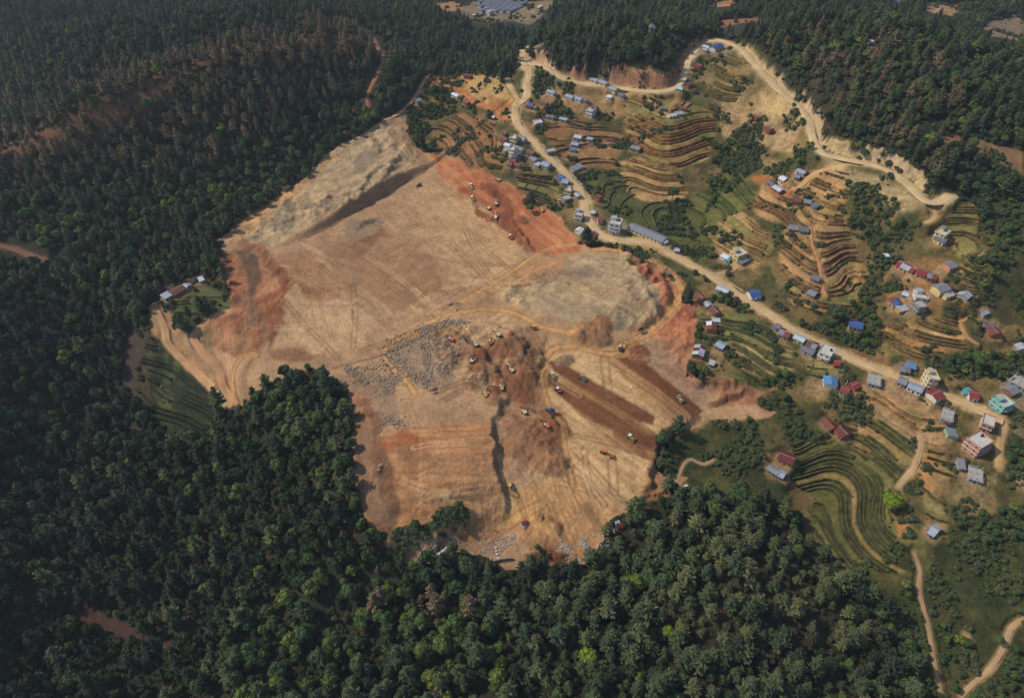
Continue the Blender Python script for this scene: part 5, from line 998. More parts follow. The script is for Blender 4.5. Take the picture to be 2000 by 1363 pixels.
def cards(rg, cen, nrm, size):
    """leaf-clump faces at cen, roughly facing nrm"""
    n = len(cen); t = rg.normal(size=(n, 3)); nr = nrm + rg.normal(size=(n, 3)) * 0.45; nr /= np.linalg.norm(nr, axis=1)[:, None]
    u = np.cross(nr, t); u /= np.linalg.norm(u, axis=1)[:, None] + 1e-9; v = np.cross(nr, u); s = size[:, None]; a = rg.uniform(0.5, 1.0, (n, 1))
    V = np.stack([cen - u * s * 0.9, cen - v * s * a * 0.8 + nr * s * 0.12, cen + u * s, cen + v * s * a * 0.9], 1).reshape(-1, 3); Q = np.arange(4 * n).reshape(n, 4); return quads_to_tris(V, Q)
def cat_(parts):
    V = []; F = []; o = 0
    for v, f in parts: V.append(v); F.append(f + o); o += len(v)
    return np.concatenate(V), np.concatenate(F)
def tube(p0, p1, r0, r1, n=6):
    p0 = np.array(p0, float); p1 = np.array(p1, float); d = p1 - p0; d /= np.linalg.norm(d); a = np.cross(d, [0.3, 0.9, 0.2]); a /= np.linalg.norm(a); b = np.cross(d, a)
    th = np.arange(n) * 2 * math.pi / n; c = np.cos(th)[:, None] * a + np.sin(th)[:, None] * b; V = np.concatenate([p0 + c * r0, p1 + c * r1]); i = np.arange(n); j = (i + 1) % n
    return V, np.concatenate([np.stack([i, j, n + j], 1), np.stack([i, n + j, n + i], 1)])
def broad(seed, H=10.0, R=4.2, nl=15, leaves=620, size=0.55):
    rg = np.random.default_rng(seed); parts = []; tr = [tube((0, 0, -1.0), (0.2, 0.1, H * 0.5), 0.28, 0.17)]
    for k in range(nl):
        a = rg.uniform(0, 2 * math.pi); rr = R * 0.62 * math.sqrt(rg.uniform(0.02, 1)); zc = H * (0.50 + 0.36 * (1 - (rr / (R * 0.7)) ** 2) * rg.uniform(0.6, 1.1)); lr = R * rg.uniform(0.28, 0.46)
        c = np.array([math.cos(a) * rr, math.sin(a) * rr, zc])
        if k < 6: tr.append(tube((0.1, 0.05, H * (0.28 + 0.03 * k)), c, 0.12, 0.05, 4))
        v = IV2 * (1 + rg.normal(0, 0.10, (len(IV2), 1))) * lr * 0.80 * np.array([1, 1, 0.85]) + c; parts.append((v, IF2))
        n = int(leaves / nl); d = rg.normal(size=(n, 3)); d[:, 2] = np.abs(d[:, 2]) * 1.1 - 0.35; d /= np.linalg.norm(d, axis=1)[:, None]
        parts.append(cards(rg, c + d * lr * rg.uniform(0.82, 1.12, (n, 1)) * np.array([1, 1, 0.88]), d, rg.uniform(0.6, 1.3, n) * size))
    return cat_(parts), cat_(tr)
def pine(seed, H=14.0, R=3.3, nw=11, droop=0.25):
    rg = np.random.default_rng(seed); parts = []; tr = [tube((0, 0, -1.0), (rg.normal() * 0.2, rg.normal() * 0.2, H), 0.24, 0.04)]
    nrm = []
    for k in range(nw):
        t = k / (nw - 1); z = H * (0.34 + 0.64 * t); r = R * (1 - t ** 1.5) ** 0.75 * rg.uniform(0.8, 1.12) + 0.35; m = int(rg.integers(5, 8)); a0 = rg.uniform(0, 6.28)
        for i in range(m):
            a = a0 + 2 * math.pi * i / m + rg.normal() * 0.2; rr = r * rg.uniform(0.6, 1.3); d = np.array([math.cos(a), math.sin(a), 0]); s = np.array([-math.sin(a), math.cos(a), 0])
            up = rg.uniform(-droop, 0.22 + 0.5 * t); base = np.array([0, 0, z]); L_ = []
            for q_ in (0.12, 0.45, 0.75, 1.0): L_.append(base + d * rr * q_ + np.array([0, 0, rr * q_ * up + 0.10 * rr * q_ * q_]))
            w = [0.25, 0.62, 0.52, 0.08]; V = []
            for p, ww in zip(L_, w): ww *= rr * 0.29; V += [p - s * ww + [0, 0, -ww * 0.35], p + [0, 0, ww * 0.2], p + s * ww + [0, 0, -ww * 0.35]]
            F = []
            for q_ in range(3):
                o = q_ * 3
                for e in (0, 1): F += [(o + e, o + 3 + e, o + 4 + e), (o + e, o + 4 + e, o + 1 + e)]
            parts.append((np.array(V), np.array(F)))
            nc = 3; cen = np.stack([base + d * rr * u_ + np.array([0, 0, rr * u_ * up + 0.15]) + s * rg.normal() * rr * 0.22 for u_ in rg.uniform(0.35, 1.05, nc)]); dn = np.repeat((d * 0.5 + np.array([0, 0, 0.9]))[None], nc, 0)
            parts.append(cards(rg, cen, dn, rg.uniform(0.35, 0.65, nc)))
    v = np.array([(math.cos(i * 1.047) * R * 0.42 * q_ * rg.uniform(0.8, 1.2), math.sin(i * 1.047) * R * 0.42 * q_ * rg.uniform(0.8, 1.2), H * z_) for q_, z_ in ((1.0, 0.36), (0.85, 0.6), (0.1, 0.97)) for i in range(6)])
    F = []
    for l_ in (0, 6):
        for i in range(6): j = (i + 1) % 6; F += [(l_ + i, l_ + j, l_ + 6 + j), (l_ + i, l_ + 6 + j, l_ + 6 + i)]
    parts.append((v, np.array(F))); return cat_(parts), cat_(tr)
def bushm(seed, R=1.6, Hh=1.7):
    rg = np.random.default_rng(seed); parts = []
    for k in range(6):
        a = rg.uniform(0, 6.28); rr = R * 0.55 * math.sqrt(rg.uniform()); lr = R * rg.uniform(0.4, 0.62); c = np.array([math.cos(a) * rr, math.sin(a) * rr, Hh * rg.uniform(0.25, 0.55)])
        parts.append((IV2 * (1 + rg.normal(0, 0.12, (len(IV2), 1))) * lr * 0.8 * np.array([1, 1, 0.85]) + c, IF2)); n = 34; d = rg.normal(size=(n, 3)); d[:, 2] = np.abs(d[:, 2]); d /= np.linalg.norm(d, axis=1)[:, None]
        parts.append(cards(rg, c + d * lr * rg.uniform(0.85, 1.15, (n, 1)), d, rg.uniform(0.2, 0.42, n)))
    return cat_(parts)
def kind_meshes(nm, builds, lms):
    out = []
    for i, (cr, tr) in enumerate(builds):
        lm = lms if isinstance(lms, str) else lms[i]
        a = mesh_np(nm + '_crown', cr[0], cr[1], lm); b = mesh_np(nm + '_trunk', tr[0], tr[1], 'bark') if tr is not None else None; out.append((a, b, cr, tr))
    return out
PROTO = bpy.data.collections.new('tree_shapes')      # not linked to the scene: only the shapes the woods are scattered from
def proto_coll(nm, kinds):
    c = bpy.data.collections.new(nm)
    for i, (a, b, cr, tr) in enumerate(kinds):
        me = a.copy() if tr is None else None
        if tr is not None:
            V, F = cat_([cr, tr]); me = mesh_np(nm, V, F, a.materials[0]); me.materials.append(MATS['bark']); mi = np.zeros(len(F), np.int32); mi[len(cr[1]):] = 1; me.polygons.foreach_set('material_index', mi)
        o = bpy.data.objects.new('%s_%02d' % (nm, i), me); c.objects.link(o)
    return c
KP = kind_meshes('pine', [pine(1), pine(2, 15, 3.0), pine(3, 12.5, 3.6), pine(4, 14, 3.2, 10, 0.1), pine(8, 14, 3.3), pine(9, 12.5, 3.5), pine(10, 14, 3.4), pine(11, 13, 3.2)], ['needle_green'] * 4 + ['needle_olive_lit'] * 2 + ['needle_shaded'] * 2)
KD = kind_meshes('dry_pine', [pine(5, 13, 3.1), pine(6, 12, 3.3), pine(7, 14, 2.9)], 'needle_brown')
KB = kind_meshes('broadleaf', [broad(11), broad(12, 11, 4.6, 17), broad(13, 9, 3.8, 13), broad(14, 10.5, 4.0, 15), broad(15, 10, 4.2), broad(16, 9.5, 3.9), broad(17, 10, 4.3), broad(18, 11, 4.1)], ['leaf_green'] * 4 + ['leaf_bright'] * 2 + ['leaf_shaded'] * 2)
KL = kind_meshes('lime', [broad(21, 11, 5.6, 30, 1500, 0.5), broad(22, 10, 4.6, 22, 1000, 0.5)], 'leaf_lime')
KU = kind_meshes('bush', [(bushm(31), None), (bushm(32, 2.0, 2.2), None), (bushm(33, 1.3, 1.2), None)], 'leaf_bush')

# ------------------------------------------------------------------ where they stand
SOLO = [(1745, 978, 6), (1150, 1282, 5), (1308, 1230, 4), (1915, 697, 5), (1642, 603, 5), (1316, 372, 5), (1036, 400, 4), (1174, 1085, 5), (1252, 985, 3)]
for px_, py_, r_ in SOLO:
    q_ = unproj([(px_, py_ + 8)], Z)[0]; d_ = np.hypot(GX - q_[0], GY - q_[1]); TREE[d_ < r_] = 0; BUSH[d_ < r_] = 0
def scatter(cell, y0, y1, seed):
    rg = np.random.default_rng(seed); X_ = []; Y_ = []
    y = y0
    while y < y1:
        hw = halfw(y) * 0.99; x = np.arange(-hw, hw, cell); X_.append(x + rg.uniform(-0.45, 0.45, len(x)) * cell); Y_.append(np.full(len(x), y) + rg.uniform(-0.45, 0.45, len(x)) * cell); y += cell
    return np.concatenate(X_), np.concatenate(Y_), rg
tx, ty_, rg = scatter(5.25, 66, 1500, 101)
tt = sampn(TREE, tx, ty_); keep = rg.uniform(size=len(tx)) < tt * (0.62 + 0.36 * sst(0.38, 0.5, fbm(tx, ty_, 26, 2, 76))); tx, ty_ = tx[keep], ty_[keep]
tz = samp(Z, tx, ty_); pu, pv, pd = project(tx, ty_, tz + 6); m = (pu > -170) & (pu < 2170) & (pv > -130) & (pv < 1500); tx, ty_, tz, pu, pv, pd = (a[m] for a in (tx, ty_, tz, pu, pv, pd))
# trees overhanging the site edge or a road are thinned
nT = len(tx); bro = sampn(BROWN, tx, ty_); brd = sampn(BROAD, tx, ty_); pat = fbm(tx, ty_, 60, 3, 77); r1 = rg.uniform(size=nT)
kind = np.where(r1 < np.clip(brd + (pat - 0.5) * 1.2, 0.03, 0.97), 2, 0); kind = np.where(rg.uniform(size=nT) < bro * (0.7 + pat * 0.6), np.where(kind == 2, np.where(rg.uniform(size=nT) < 0.75, 1, 2), 1), kind)
scl = (0.5 + 0.95 * rg.uniform(size=nT) ** 1.5) * 0.98 * np.where(kind == 2, 0.95, 1.0) * (0.85 + 0.3 * fbm(tx, ty_, 40, 2, 78)); rot = rg.uniform(0, 6.283, nT); scl = scl * np.where(ty_ > 430, 0.88, 1.0)
bx, by, rgb = scatter(2.3, 100, 1150, 202)
bb = sampn(BUSH, bx, by); clump = fbm(bx, by, 13, 3, 79); thr = 0.70 - 0.44 * bb; keep = (rgb.uniform(size=len(bx)) < 0.9 * sst(thr, thr + 0.05, clump) + 0.03 * bb) & (bb > 0.005); bx, by = bx[keep], by[keep]
bz = samp(Z, bx, by); bu, bv, bd = project(bx, by, bz + 1); m = (bu > -100) & (bu < 2100) & (bv > -60) & (bv < 1450); bx, by, bz, bu, bv, bd = (a[m] for a in (bx, by, bz, bu, bv, bd))
olive = sampn(OLIVE_LIT, tx, ty_); rv = rg.uniform(size=nT); vi_t = np.where(kind == 0, np.where(rv < olive, 4 + (rv * 997).astype(int) % 2, (rv * 991).astype(int) % 4), np.where(kind == 2, np.where(rv > 1 - sampn(LIGHT, tx, ty_), 4 + (rv * 997).astype(int) % 2, (rv * 991).astype(int) % 4), (rv * 991).astype(int) % 3))
dk = sampn(SHADEW, tx, ty_) > rg.uniform(size=nT); vi_t = np.where(dk & (kind != 1) & (vi_t < 4), 6 + vi_t % 2, vi_t)
nB = len(bx); vi_b = rgb.integers(0, 3, nB); vi_s = np.where(rgb.uniform(size=nB) < 0.15, 4, rgb.integers(0, 4, nB))
bs = rgb.uniform(0.4, 1.35, nB) ** 1.4; bbd = sampn(BUSH, bx, by); bs = np.where(bbd > 1, bs * 0.6 + 0.8, bs); smalltree = (bbd > 0.5) & (rgb.uniform(size=nB) < 0.16)
def woods(nm, xs, coll, label, cat):
    """one uncountable mass of trees, scattered with geometry nodes"""
    X_, Y_, Z_, S_, R_, vi = xs; me = bpy.data.meshes.new(nm); me.vertices.add(len(X_)); me.vertices.foreach_set('co', np.column_stack([X_, Y_, Z_]).astype(np.float32).ravel())
    rg_ = np.random.default_rng(len(X_)); w3 = S_[:, None] * np.column_stack([rg_.uniform(0.88, 1.12, len(X_)), rg_.uniform(0.88, 1.12, len(X_)), rg_.uniform(0.85, 1.2, len(X_))])
    for an, ty, dat in (('sc', 'FLOAT_VECTOR', w3), ('rz', 'FLOAT_VECTOR', np.column_stack([rg_.normal(0, 0.04, len(X_)), rg_.normal(0, 0.04, len(X_)), R_]))):
        a = me.attributes.new(an, ty, 'POINT'); a.data.foreach_set('vector', dat.astype(np.float32).ravel())
    a = me.attributes.new('vi', 'INT', 'POINT'); a.data.foreach_set('value', np.asarray(vi).astype(np.int32)); me.update()
    o = put(nm, me, label=label, cat=cat, kind='stuff'); g = bpy.data.node_groups.new(nm, 'GeometryNodeTree')
    g.interface.new_socket('Geometry', in_out='INPUT', socket_type='NodeSocketGeometry'); g.interface.new_socket('Geometry', in_out='OUTPUT', socket_type='NodeSocketGeometry')
    N = g.nodes.new; gi = N('NodeGroupInput'); go = N('NodeGroupOutput'); ip = N('GeometryNodeInstanceOnPoints'); mp_ = N('GeometryNodeMeshToPoints'); ci = N('GeometryNodeCollectionInfo'); ci.inputs['Collection'].default_value = coll; ci.inputs['Separate Children'].default_value = True; ci.inputs['Reset Children'].default_value = True
    at = []
    for an, ty in (('sc', 'FLOAT_VECTOR'), ('rz', 'FLOAT_VECTOR'), ('vi', 'INT')): q_ = N('GeometryNodeInputNamedAttribute'); q_.data_type = ty; q_.inputs['Name'].default_value = an; at.append(q_)
    L_ = g.links.new; L_(gi.outputs[0], mp_.inputs['Mesh']); L_(mp_.outputs[0], ip.inputs['Points']); L_(ci.outputs[0], ip.inputs['Instance']); ip.inputs['Pick Instance'].default_value = True
    L_(at[2].outputs[0], ip.inputs['Instance Index']); L_(at[1].outputs[0], ip.inputs['Rotation']); L_(at[0].outputs[0], ip.inputs['Scale']); L_(ip.outputs[0], go.inputs[0])
    md = o.modifiers.new('scatter', 'NODES'); md.node_group = g; return o
def singles(sel, nm, kinds, xyzsr, label, cat, group):
    X_, Y_, Z_, S_, R_, vi = xyzsr
    for i in sel:
        a, b, _, _ = kinds[int(vi[i])]
        if b is None: o = put(nm, a, None, (X_[i], Y_[i], Z_[i]), R_[i], label, cat, group); o.scale = (S_[i],) * 3; continue
        o = put(nm, None, None, (X_[i], Y_[i], Z_[i]), R_[i], label, cat, group); o.scale = (S_[i],) * 3; put('crown', a, o); put('trunk', b, o)
inview = (pu > 15) & (pu < 1985) & (pv > 15) & (pv < 1350)
LABT = {0: ('pine_tree', KP, 'dark green spiky pine among the nearest trees of the lower forest', 'pine tree', 'nearest pines of the lower forest'), 1: ('dry_pine_tree', KD, 'brownish dry pine of the forest', 'pine tree', 'nearest brownish pines'),
        2: ('broadleaf_tree', KB, 'round green broadleaf tree among the nearest trees of the lower forest', 'tree', 'nearest broadleaf trees of the lower forest')}
WOOD = {0: ('pine_forest', 'dark green pine forest covering the far and middle hillsides', 'forest'), 1: ('dry_pine_forest', 'brownish dry pine wood along the left ridge', 'forest'), 2: ('broadleaf_forest', 'green broadleaf woodland between the pines', 'forest')}
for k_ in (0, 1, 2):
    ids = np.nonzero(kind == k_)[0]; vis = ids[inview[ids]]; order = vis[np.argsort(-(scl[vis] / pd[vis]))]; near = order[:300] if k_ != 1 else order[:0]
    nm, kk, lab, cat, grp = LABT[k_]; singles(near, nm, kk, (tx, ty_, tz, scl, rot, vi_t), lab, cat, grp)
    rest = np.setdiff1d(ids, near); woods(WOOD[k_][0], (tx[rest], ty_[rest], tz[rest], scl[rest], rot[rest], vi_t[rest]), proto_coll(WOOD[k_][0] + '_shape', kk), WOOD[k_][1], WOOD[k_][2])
# field trees and bushes
st = np.nonzero(smalltree)[0]; brot = rgb.uniform(0, 6.283, nB); ss = rgb.uniform(0.32, 0.72, nB)
stv = st[(bu[st] > 10) & (bu[st] < 1990) & (bv[st] > 10) & (bv[st] < 1353)]; near = stv[np.argsort(-(ss[stv] / bd[stv]))][:300]
singles(near, 'field_tree', KB, (bx, by, bz, ss, brot, vi_s), 'small leafy tree in the thickets among the fields', 'tree', 'small trees in the field thickets')
rest = np.setdiff1d(st, near)
if len(rest): woods('field_thicket', (bx[rest], by[rest], bz[rest], ss[rest], brot[rest], vi_s[rest]), proto_coll('field_thicket_shape', KB), 'thicket of small leafy trees among the terraced fields', 'thicket')
bu_ = np.nonzero(~smalltree)[0]; bvv = bu_[(bu[bu_] > 10) & (bu[bu_] < 1990) & (bv[bu_] > 10) & (bv[bu_] < 1353)]; near = bvv[np.argsort(-(bs[bvv] / bd[bvv]))][:300]
singles(near, 'bush', KU, (bx, by, bz, bs, brot, vi_b), 'low round bush on the rough ground between fields', 'bush', 'bushes on the rough ground')
rest = np.setdiff1d(bu_, near); woods('scrub', (bx[rest], by[rest], bz[rest], bs[rest], brot[rest], vi_b[rest]), proto_coll('scrub_shape', KU), 'low green scrub over the slopes and field edges', 'scrub')
# dark undergrowth on the forest floor
KV = kind_meshes('undergrowth', [(bushm(41, 2.6, 1.8), None), (bushm(42, 2.2, 2.0), None)], 'leaf_under')
ux, uy, rgu = scatter(4.2, 70, 1150, 303); keep = rgu.uniform(size=len(ux)) < sampn(TREE, ux, uy) * 0.75; ux, uy = ux[keep], uy[keep]; uz = samp(Z, ux, uy); qu, qv, _ = project(ux, uy, uz); m = (qu > -90) & (qu < 2090) & (qv > -40) & (qv < 1440); ux, uy, uz = ux[m], uy[m], uz[m]
woods('undergrowth', (ux, uy, uz, rgu.uniform(0.6, 1.5, len(ux)), rgu.uniform(0, 6.28, len(ux)), rgu.integers(0, 2, len(ux))), proto_coll('undergrowth_shape', KV), 'dark undergrowth between the forest trees', 'undergrowth')
def one_tree(px, py, kinds, i, s, nm, lab, cat='tree'):
    x, y = unproj([(px, py)], Z)[0]; z = zat(x, y); x, y = on_plane(px, py, z + 6 * s); o = put(nm, None, None, (x, y, zat(x, y)), px, lab, cat); o.scale = (s,) * 3; put('crown', kinds[i][0], o); put('trunk', kinds[i][1], o)
one_tree(1745, 978, KL, 0, 1.15, 'lime_green_tree', 'big bright lime green tree standing alone in the lower right terraces')
one_tree(1150, 1282, KL, 0, 1.0, 'lime_green_tree', 'large bright yellow-green tree in the dark forest at the bottom')
one_tree(1308, 1230, KL, 1, 0.75, 'lime_green_tree', 'smaller yellow-green tree among pines right of the large yellow-green one')
one_tree(1228, 505, KL, 1, 0.45, 'lime_green_tree', 'small lime green tree between the village road and the orange haul road')
one_tree(1915, 697, KB, 1, 1.3, 'spreading_tree', 'large round green tree above the beige three-storey house')
one_tree(1642, 603, KB, 1, 1.2, 'spreading_tree', 'dark round tree at the foot of the orange terraces')
one_tree(1316, 372, KB, 3, 1.3, 'spreading_tree', 'tall leafy tree at the lower corner of the tan terraces')
one_tree(1036, 400, KB, 0, 0.9, 'spreading_tree', 'dense tree standing in the corner of the red soil')
one_tree(1174, 1085, KP, 1, 1.0, 'pine_sapling', 'lone pine in front of the pale rock face at the excavation foot', 'pine tree')
one_tree(1252, 985, KP, 0, 0.9, 'pine_sapling', 'tall pine poking above the lower right rim of the excavation', 'pine tree')
# ------------------------------------------------------------------ machines on the site
for k_, c_ in {'yellow': (206, 158, 62), 'orange': (204, 116, 56), 'redor': (184, 84, 52), 'cream': (224, 206, 160), 'olive': (150, 146, 112), 'greyblue': (112, 122, 140), 'whitep': (226, 226, 220), 'darkp': (60, 58, 56), 'olivey': (206, 176, 98)}.items(): plain('paint_' + k_, c_, 0.45, 0.4, 0.10)
plain('rubber', (40, 38, 36), 0.9); plain('steel', (120, 112, 104), 0.5, 0.4); plain('glass_dark', (40, 48, 56), 0.12, 0.6, 0.03); plain('track_steel', (64, 56, 50), 0.8)
def seat(px, py, hx, hy, s=1.0):
    p = unproj([(px, py)], Z)[0]; z = zat(*p); a = np.array(on_plane(px, py, z)); b = np.array(on_plane(px + hx, py + hy, z)); d = b - a; rz = math.atan2(d[1], d[0])
    g = 2.5; nx = (zat(p[0] - g, p[1]) - zat(p[0] + g, p[1])) / (2 * g); ny = (zat(p[0], p[1] - g) - zat(p[0], p[1] + g)) / (2 * g)
    zz = max(zat(p[0] + ax, p[1] + ay) for ax, ay in ((0, 0), (1, 0), (-1, 0), (0, 1), (0, -1))); k = 0.6; n_ = Vector((nx * k, ny * k, 1)).normalized(); q_ = Vector((0, 0, 1)).rotation_difference(n_); return (p[0], p[1], zz + 0.02), (q_ @ Matrix.Rotation(rz, 3, 'Z').to_quaternion())
def machine(nm, px, py, hx, hy, lab, cat, grp, s=1.0):
    loc, qt = seat(px, py, hx, hy); r = put(nm, None, None, loc, 0, lab, cat, grp); r.rotation_mode = 'QUATERNION'; r.rotation_quaternion = qt; r.scale = (s,) * 3; return r
STAD = lambda L_, h_, x0=0: [(x0 - L_ / 2 + h_ * 0.35, 0), (x0 + L_ / 2 - h_ * 0.35, 0), (x0 + L_ / 2, h_ * 0.4), (x0 + L_ / 2 - h_ * 0.1, h_ * 0.8), (x0 + L_ / 2 - h_ * 0.4, h_), (x0 - L_ / 2 + h_ * 0.4, h_), (x0 - L_ / 2 + h_ * 0.1, h_ * 0.8), (x0 - L_ / 2, h_ * 0.4)]
MC = {}
def cm(key, fn):
    if key not in MC: MC[key] = fn()
    return MC[key]
def excavator(px, py, hx, hy, body, boom, lab, reach=1.0, turn=0.5, s=1.0):
    r = machine('excavator', px, py, hx, hy, lab, 'excavator', 'excavators digging on the site', s * 0.8); B, A_ = 'paint_' + body, 'paint_' + boom
    for sg in (-1, 1):
        t = put('track', cm('ext', lambda: prism(STAD(4.4, 0.95), -0.33, 0.33, 'track_steel', 'track', 'y')), r, (math.sin(turn) * sg * -1.3, math.cos(turn) * sg * 1.3, 0), turn)
    put('undercarriage', boxm(2.2, 2.0, 0.6, 'paint_darkp', 'undercarriage'), r, (0, 0, 0.45), turn)
    put('engine_house', cm(('eh', B), lambda: prism([(-2.0, 0), (1.3, 0), (1.3, 0.9), (0.9, 1.15), (-1.6, 1.15), (-2.0, 0.9)], -1.35, 1.35, B, 'engine_house', 'y')), r, (0, 0, 1.06))
    put('counterweight', cm(('cw', B), lambda: prism([(-2.7, 0.15), (-2.0, 0), (-2.0, 1.2), (-2.5, 1.15), (-2.75, 0.8)], -1.3, 1.3, 'paint_darkp' if body == 'cream' else B, 'counterweight', 'y')), r, (-0.01, 0, 1.06))
    c_ = put('cab', cm(('cb', B), lambda: prism([(-0.2, 0), (1.5, 0), (1.7, 0.6), (1.45, 1.75), (-0.1, 1.75)], -0.5, 0.5, B, 'cab', 'y')), r, (0.05, 0.84, 1.10))
    put('windscreen', cm('ws', lambda: boxm(0.06, 0.84, 0.95, 'glass_dark', 'windscreen')), c_, (1.62, 0, 0.6)); put('cab_roof', boxm(1.6, 1.05, 0.08, 'paint_whitep', 'cab_roof'), c_, (0.65, 0, 1.752)); put('side_window', boxm(1.1, 0.05, 0.8, 'glass_dark', 'side_window'), c_, (0.62, 0.505, 0.75))
    R_ = reach; put('boom', cm(('bm', A_, R_), lambda: prism([(0.7, 1.5), (1.3, 1.4), (3.3 * R_, 4.2), (6.0 * R_, 3.5), (6.1 * R_, 3.9), (3.2 * R_, 4.95), (2.4 * R_, 4.4)], -0.3, 0.3, A_, 'boom', 'y')), r)
    put('stick', cm(('st', A_, R_), lambda: prism([(5.6 * R_, 4.4), (6.3 * R_, 4.2), (6.9 * R_, 1.2), (6.55 * R_, 1.1)], -0.24, 0.24, A_, 'stick', 'y')), r, (0, 0, 0)); put('hydraulic_cylinder', cm(('hc', R_), lambda: prism([(1.6, 1.7), (1.85, 1.6), (3.2 * R_, 3.6), (3.0 * R_, 3.75)], -0.42, -0.31, 'steel', 'hydraulic_cylinder', 'y')), r)
    put('bucket', cm(('bk', R_), lambda: prism([(6.5 * R_, 1.25), (7.0 * R_, 1.3), (7.15 * R_, 0.5), (6.3 * R_, 0.0), (5.7 * R_, 0.35), (6.2 * R_, 0.55)], -0.6, 0.6, 'steel', 'bucket', 'y')), r)
def dozer(px, py, hx, hy, body, roof, lab, s=1.0):
    r = machine('bulldozer', px, py, hx, hy, lab, 'bulldozer', 'bulldozers levelling the soil', s * 0.86); B = 'paint_' + body
    for sg in (-1, 1): put('track', cm('dzt', lambda: prism(STAD(3.6, 1.05), -0.3, 0.3, 'track_steel', 'track', 'y')), r, (0, sg * 1.05, 0))
    put('hood', cm(('hd', B), lambda: prism([(0.0, 0.7), (1.9, 0.7), (1.95, 1.7), (0, 1.85)], -0.7, 0.7, B, 'hood', 'y')), r); put('rear_body', boxm(1.7, 1.5, 1.1, B, 'rear_body'), r, (-0.87, 0, 0.7))
    c_ = put('cab', cm('dzc', lambda: prism([(-1.5, 1.803), (0.1, 1.803), (0.0, 2.9), (-1.35, 2.9)], -0.75, 0.75, 'glass_dark', 'cab', 'y')), r); put('cab_roof', boxm(1.9, 1.8, 0.14, 'paint_' + roof, 'cab_roof'), c_, (-0.7, 0, 2.903)); put('exhaust', cylm(0.09, 0.9, 'paint_darkp', 6), r, (1.2, 0.3, 1.75))
    put('blade', cm(('bl', B), lambda: prism([(2.55, 0.05), (2.75, 0.0), (2.6, 0.6), (2.78, 1.25), (2.6, 1.2), (2.42, 0.6)], -1.75, 1.75, B, 'blade', 'y')), r)
    for sg in (-1, 1): put('push_arm', boxm(2.4, 0.16, 0.2, B, 'push_arm'), r, (1.4, sg * 1.45, 0.45))
    put('ripper', boxm(0.6, 1.2, 0.5, 'steel', 'ripper'), r, (-2.05, 0, 0.45))
def roller(px, py, hx, hy, body, lab, s=1.0):
    r = machine('road_roller', px, py, hx, hy, lab, 'road roller', 'rollers compacting the fill', s); B = 'paint_' + body
    put('drum', cylm(0.8, 2.1, 'steel', 18, None, 'y'), r, (1.9, 0, 0.8)); put('drum_frame', cm(('df', B), lambda: prism([(0.7, 0.6), (3.0, 0.6), (3.0, 1.0), (0.7, 1.1)], -1.25, -1.08, B, 'drum_frame', 'y')), r); put('drum_frame', cm(('df', B), None), r, (0, 2.33, 0)); put('front_beam', boxm(0.3, 2.4, 0.4, B, 'front_beam'), r, (3.15, 0, 0.6))
    put('engine_hood', cm(('rh', B), lambda: prism([(-2.9, 0.7), (-0.6, 0.7), (-0.6, 1.75), (-2.7, 1.6)], -0.85, 0.85, B, 'engine_hood', 'y')), r)
    for sg in (-1, 1): w_ = put('wheel', cylm(0.75, 0.55, 'rubber', 16, None, 'y'), r, (-1.7, sg * 0.95, 0.75)); put('rim', cylm(0.35, 0.58, B, 10, None, 'y'), w_)
    c_ = put('cab', cm('rc', lambda: prism([(-0.58, 0.9), (0.7, 0.9), (0.75, 2.6), (-0.5, 2.6)], -0.75, 0.75, 'glass_dark', 'cab', 'y')), r); put('cab_roof', boxm(1.6, 1.8, 0.12, 'paint_whitep', 'cab_roof'), c_, (0.1, 0, 2.603))
def grader(px, py, hx, hy, body, lab):
    r = machine('motor_grader', px, py, hx, hy, lab, 'grader', None, 1.05); B = 'paint_' + body
    put('frame', cm(('gf', B), lambda: prism([(-0.5, 1.4), (4.2, 1.0), (4.2, 1.3), (1.5, 2.1), (-0.5, 1.9)], -0.22, 0.22, B, 'frame', 'y')), r); put('engine_hood', cm(('gh', B), lambda: prism([(-4.0, 0.9), (-1.7, 0.9), (-1.7, 2.0), (-3.9, 1.8)], -0.75, 0.75, B, 'engine_hood', 'y')), r)
    c_ = put('cab', cm('gc', lambda: prism([(-1.68, 0.9), (-0.2, 0.9), (-0.3, 2.8), (-1.6, 2.8)], -0.75, 0.75, 'glass_dark', 'cab', 'y')), r); put('cab_roof', boxm(1.7, 1.7, 0.12, B, 'cab_roof'), c_, (-0.95, 0, 2.803))
    for x in (-3.4, -2.0, 3.9):
        for sg in (-1, 1): w_ = put('wheel', cylm(0.68, 0.42, 'rubber', 14, None, 'y'), r, (x, sg * 1.02, 0.68)); put('rim', cylm(0.3, 0.45, B, 8, None, 'y'), w_)
    put('front_axle', boxm(0.3, 1.7, 0.3, B, 'front_axle'), r, (3.9, 0, 0.6)); put('blade', cm('gb', lambda: prism([(-0.1, 0), (0.15, 0.05), (0.0, 0.35), (0.15, 0.7), (-0.05, 0.65)], -1.9, 1.9, 'steel', 'blade', 'y')), r, (1.4, 0, 0.02), 0.45); put('circle_drawbar', boxm(2.4, 0.9, 0.2, B, 'circle_drawbar'), r, (2.1, 0, 0.75))
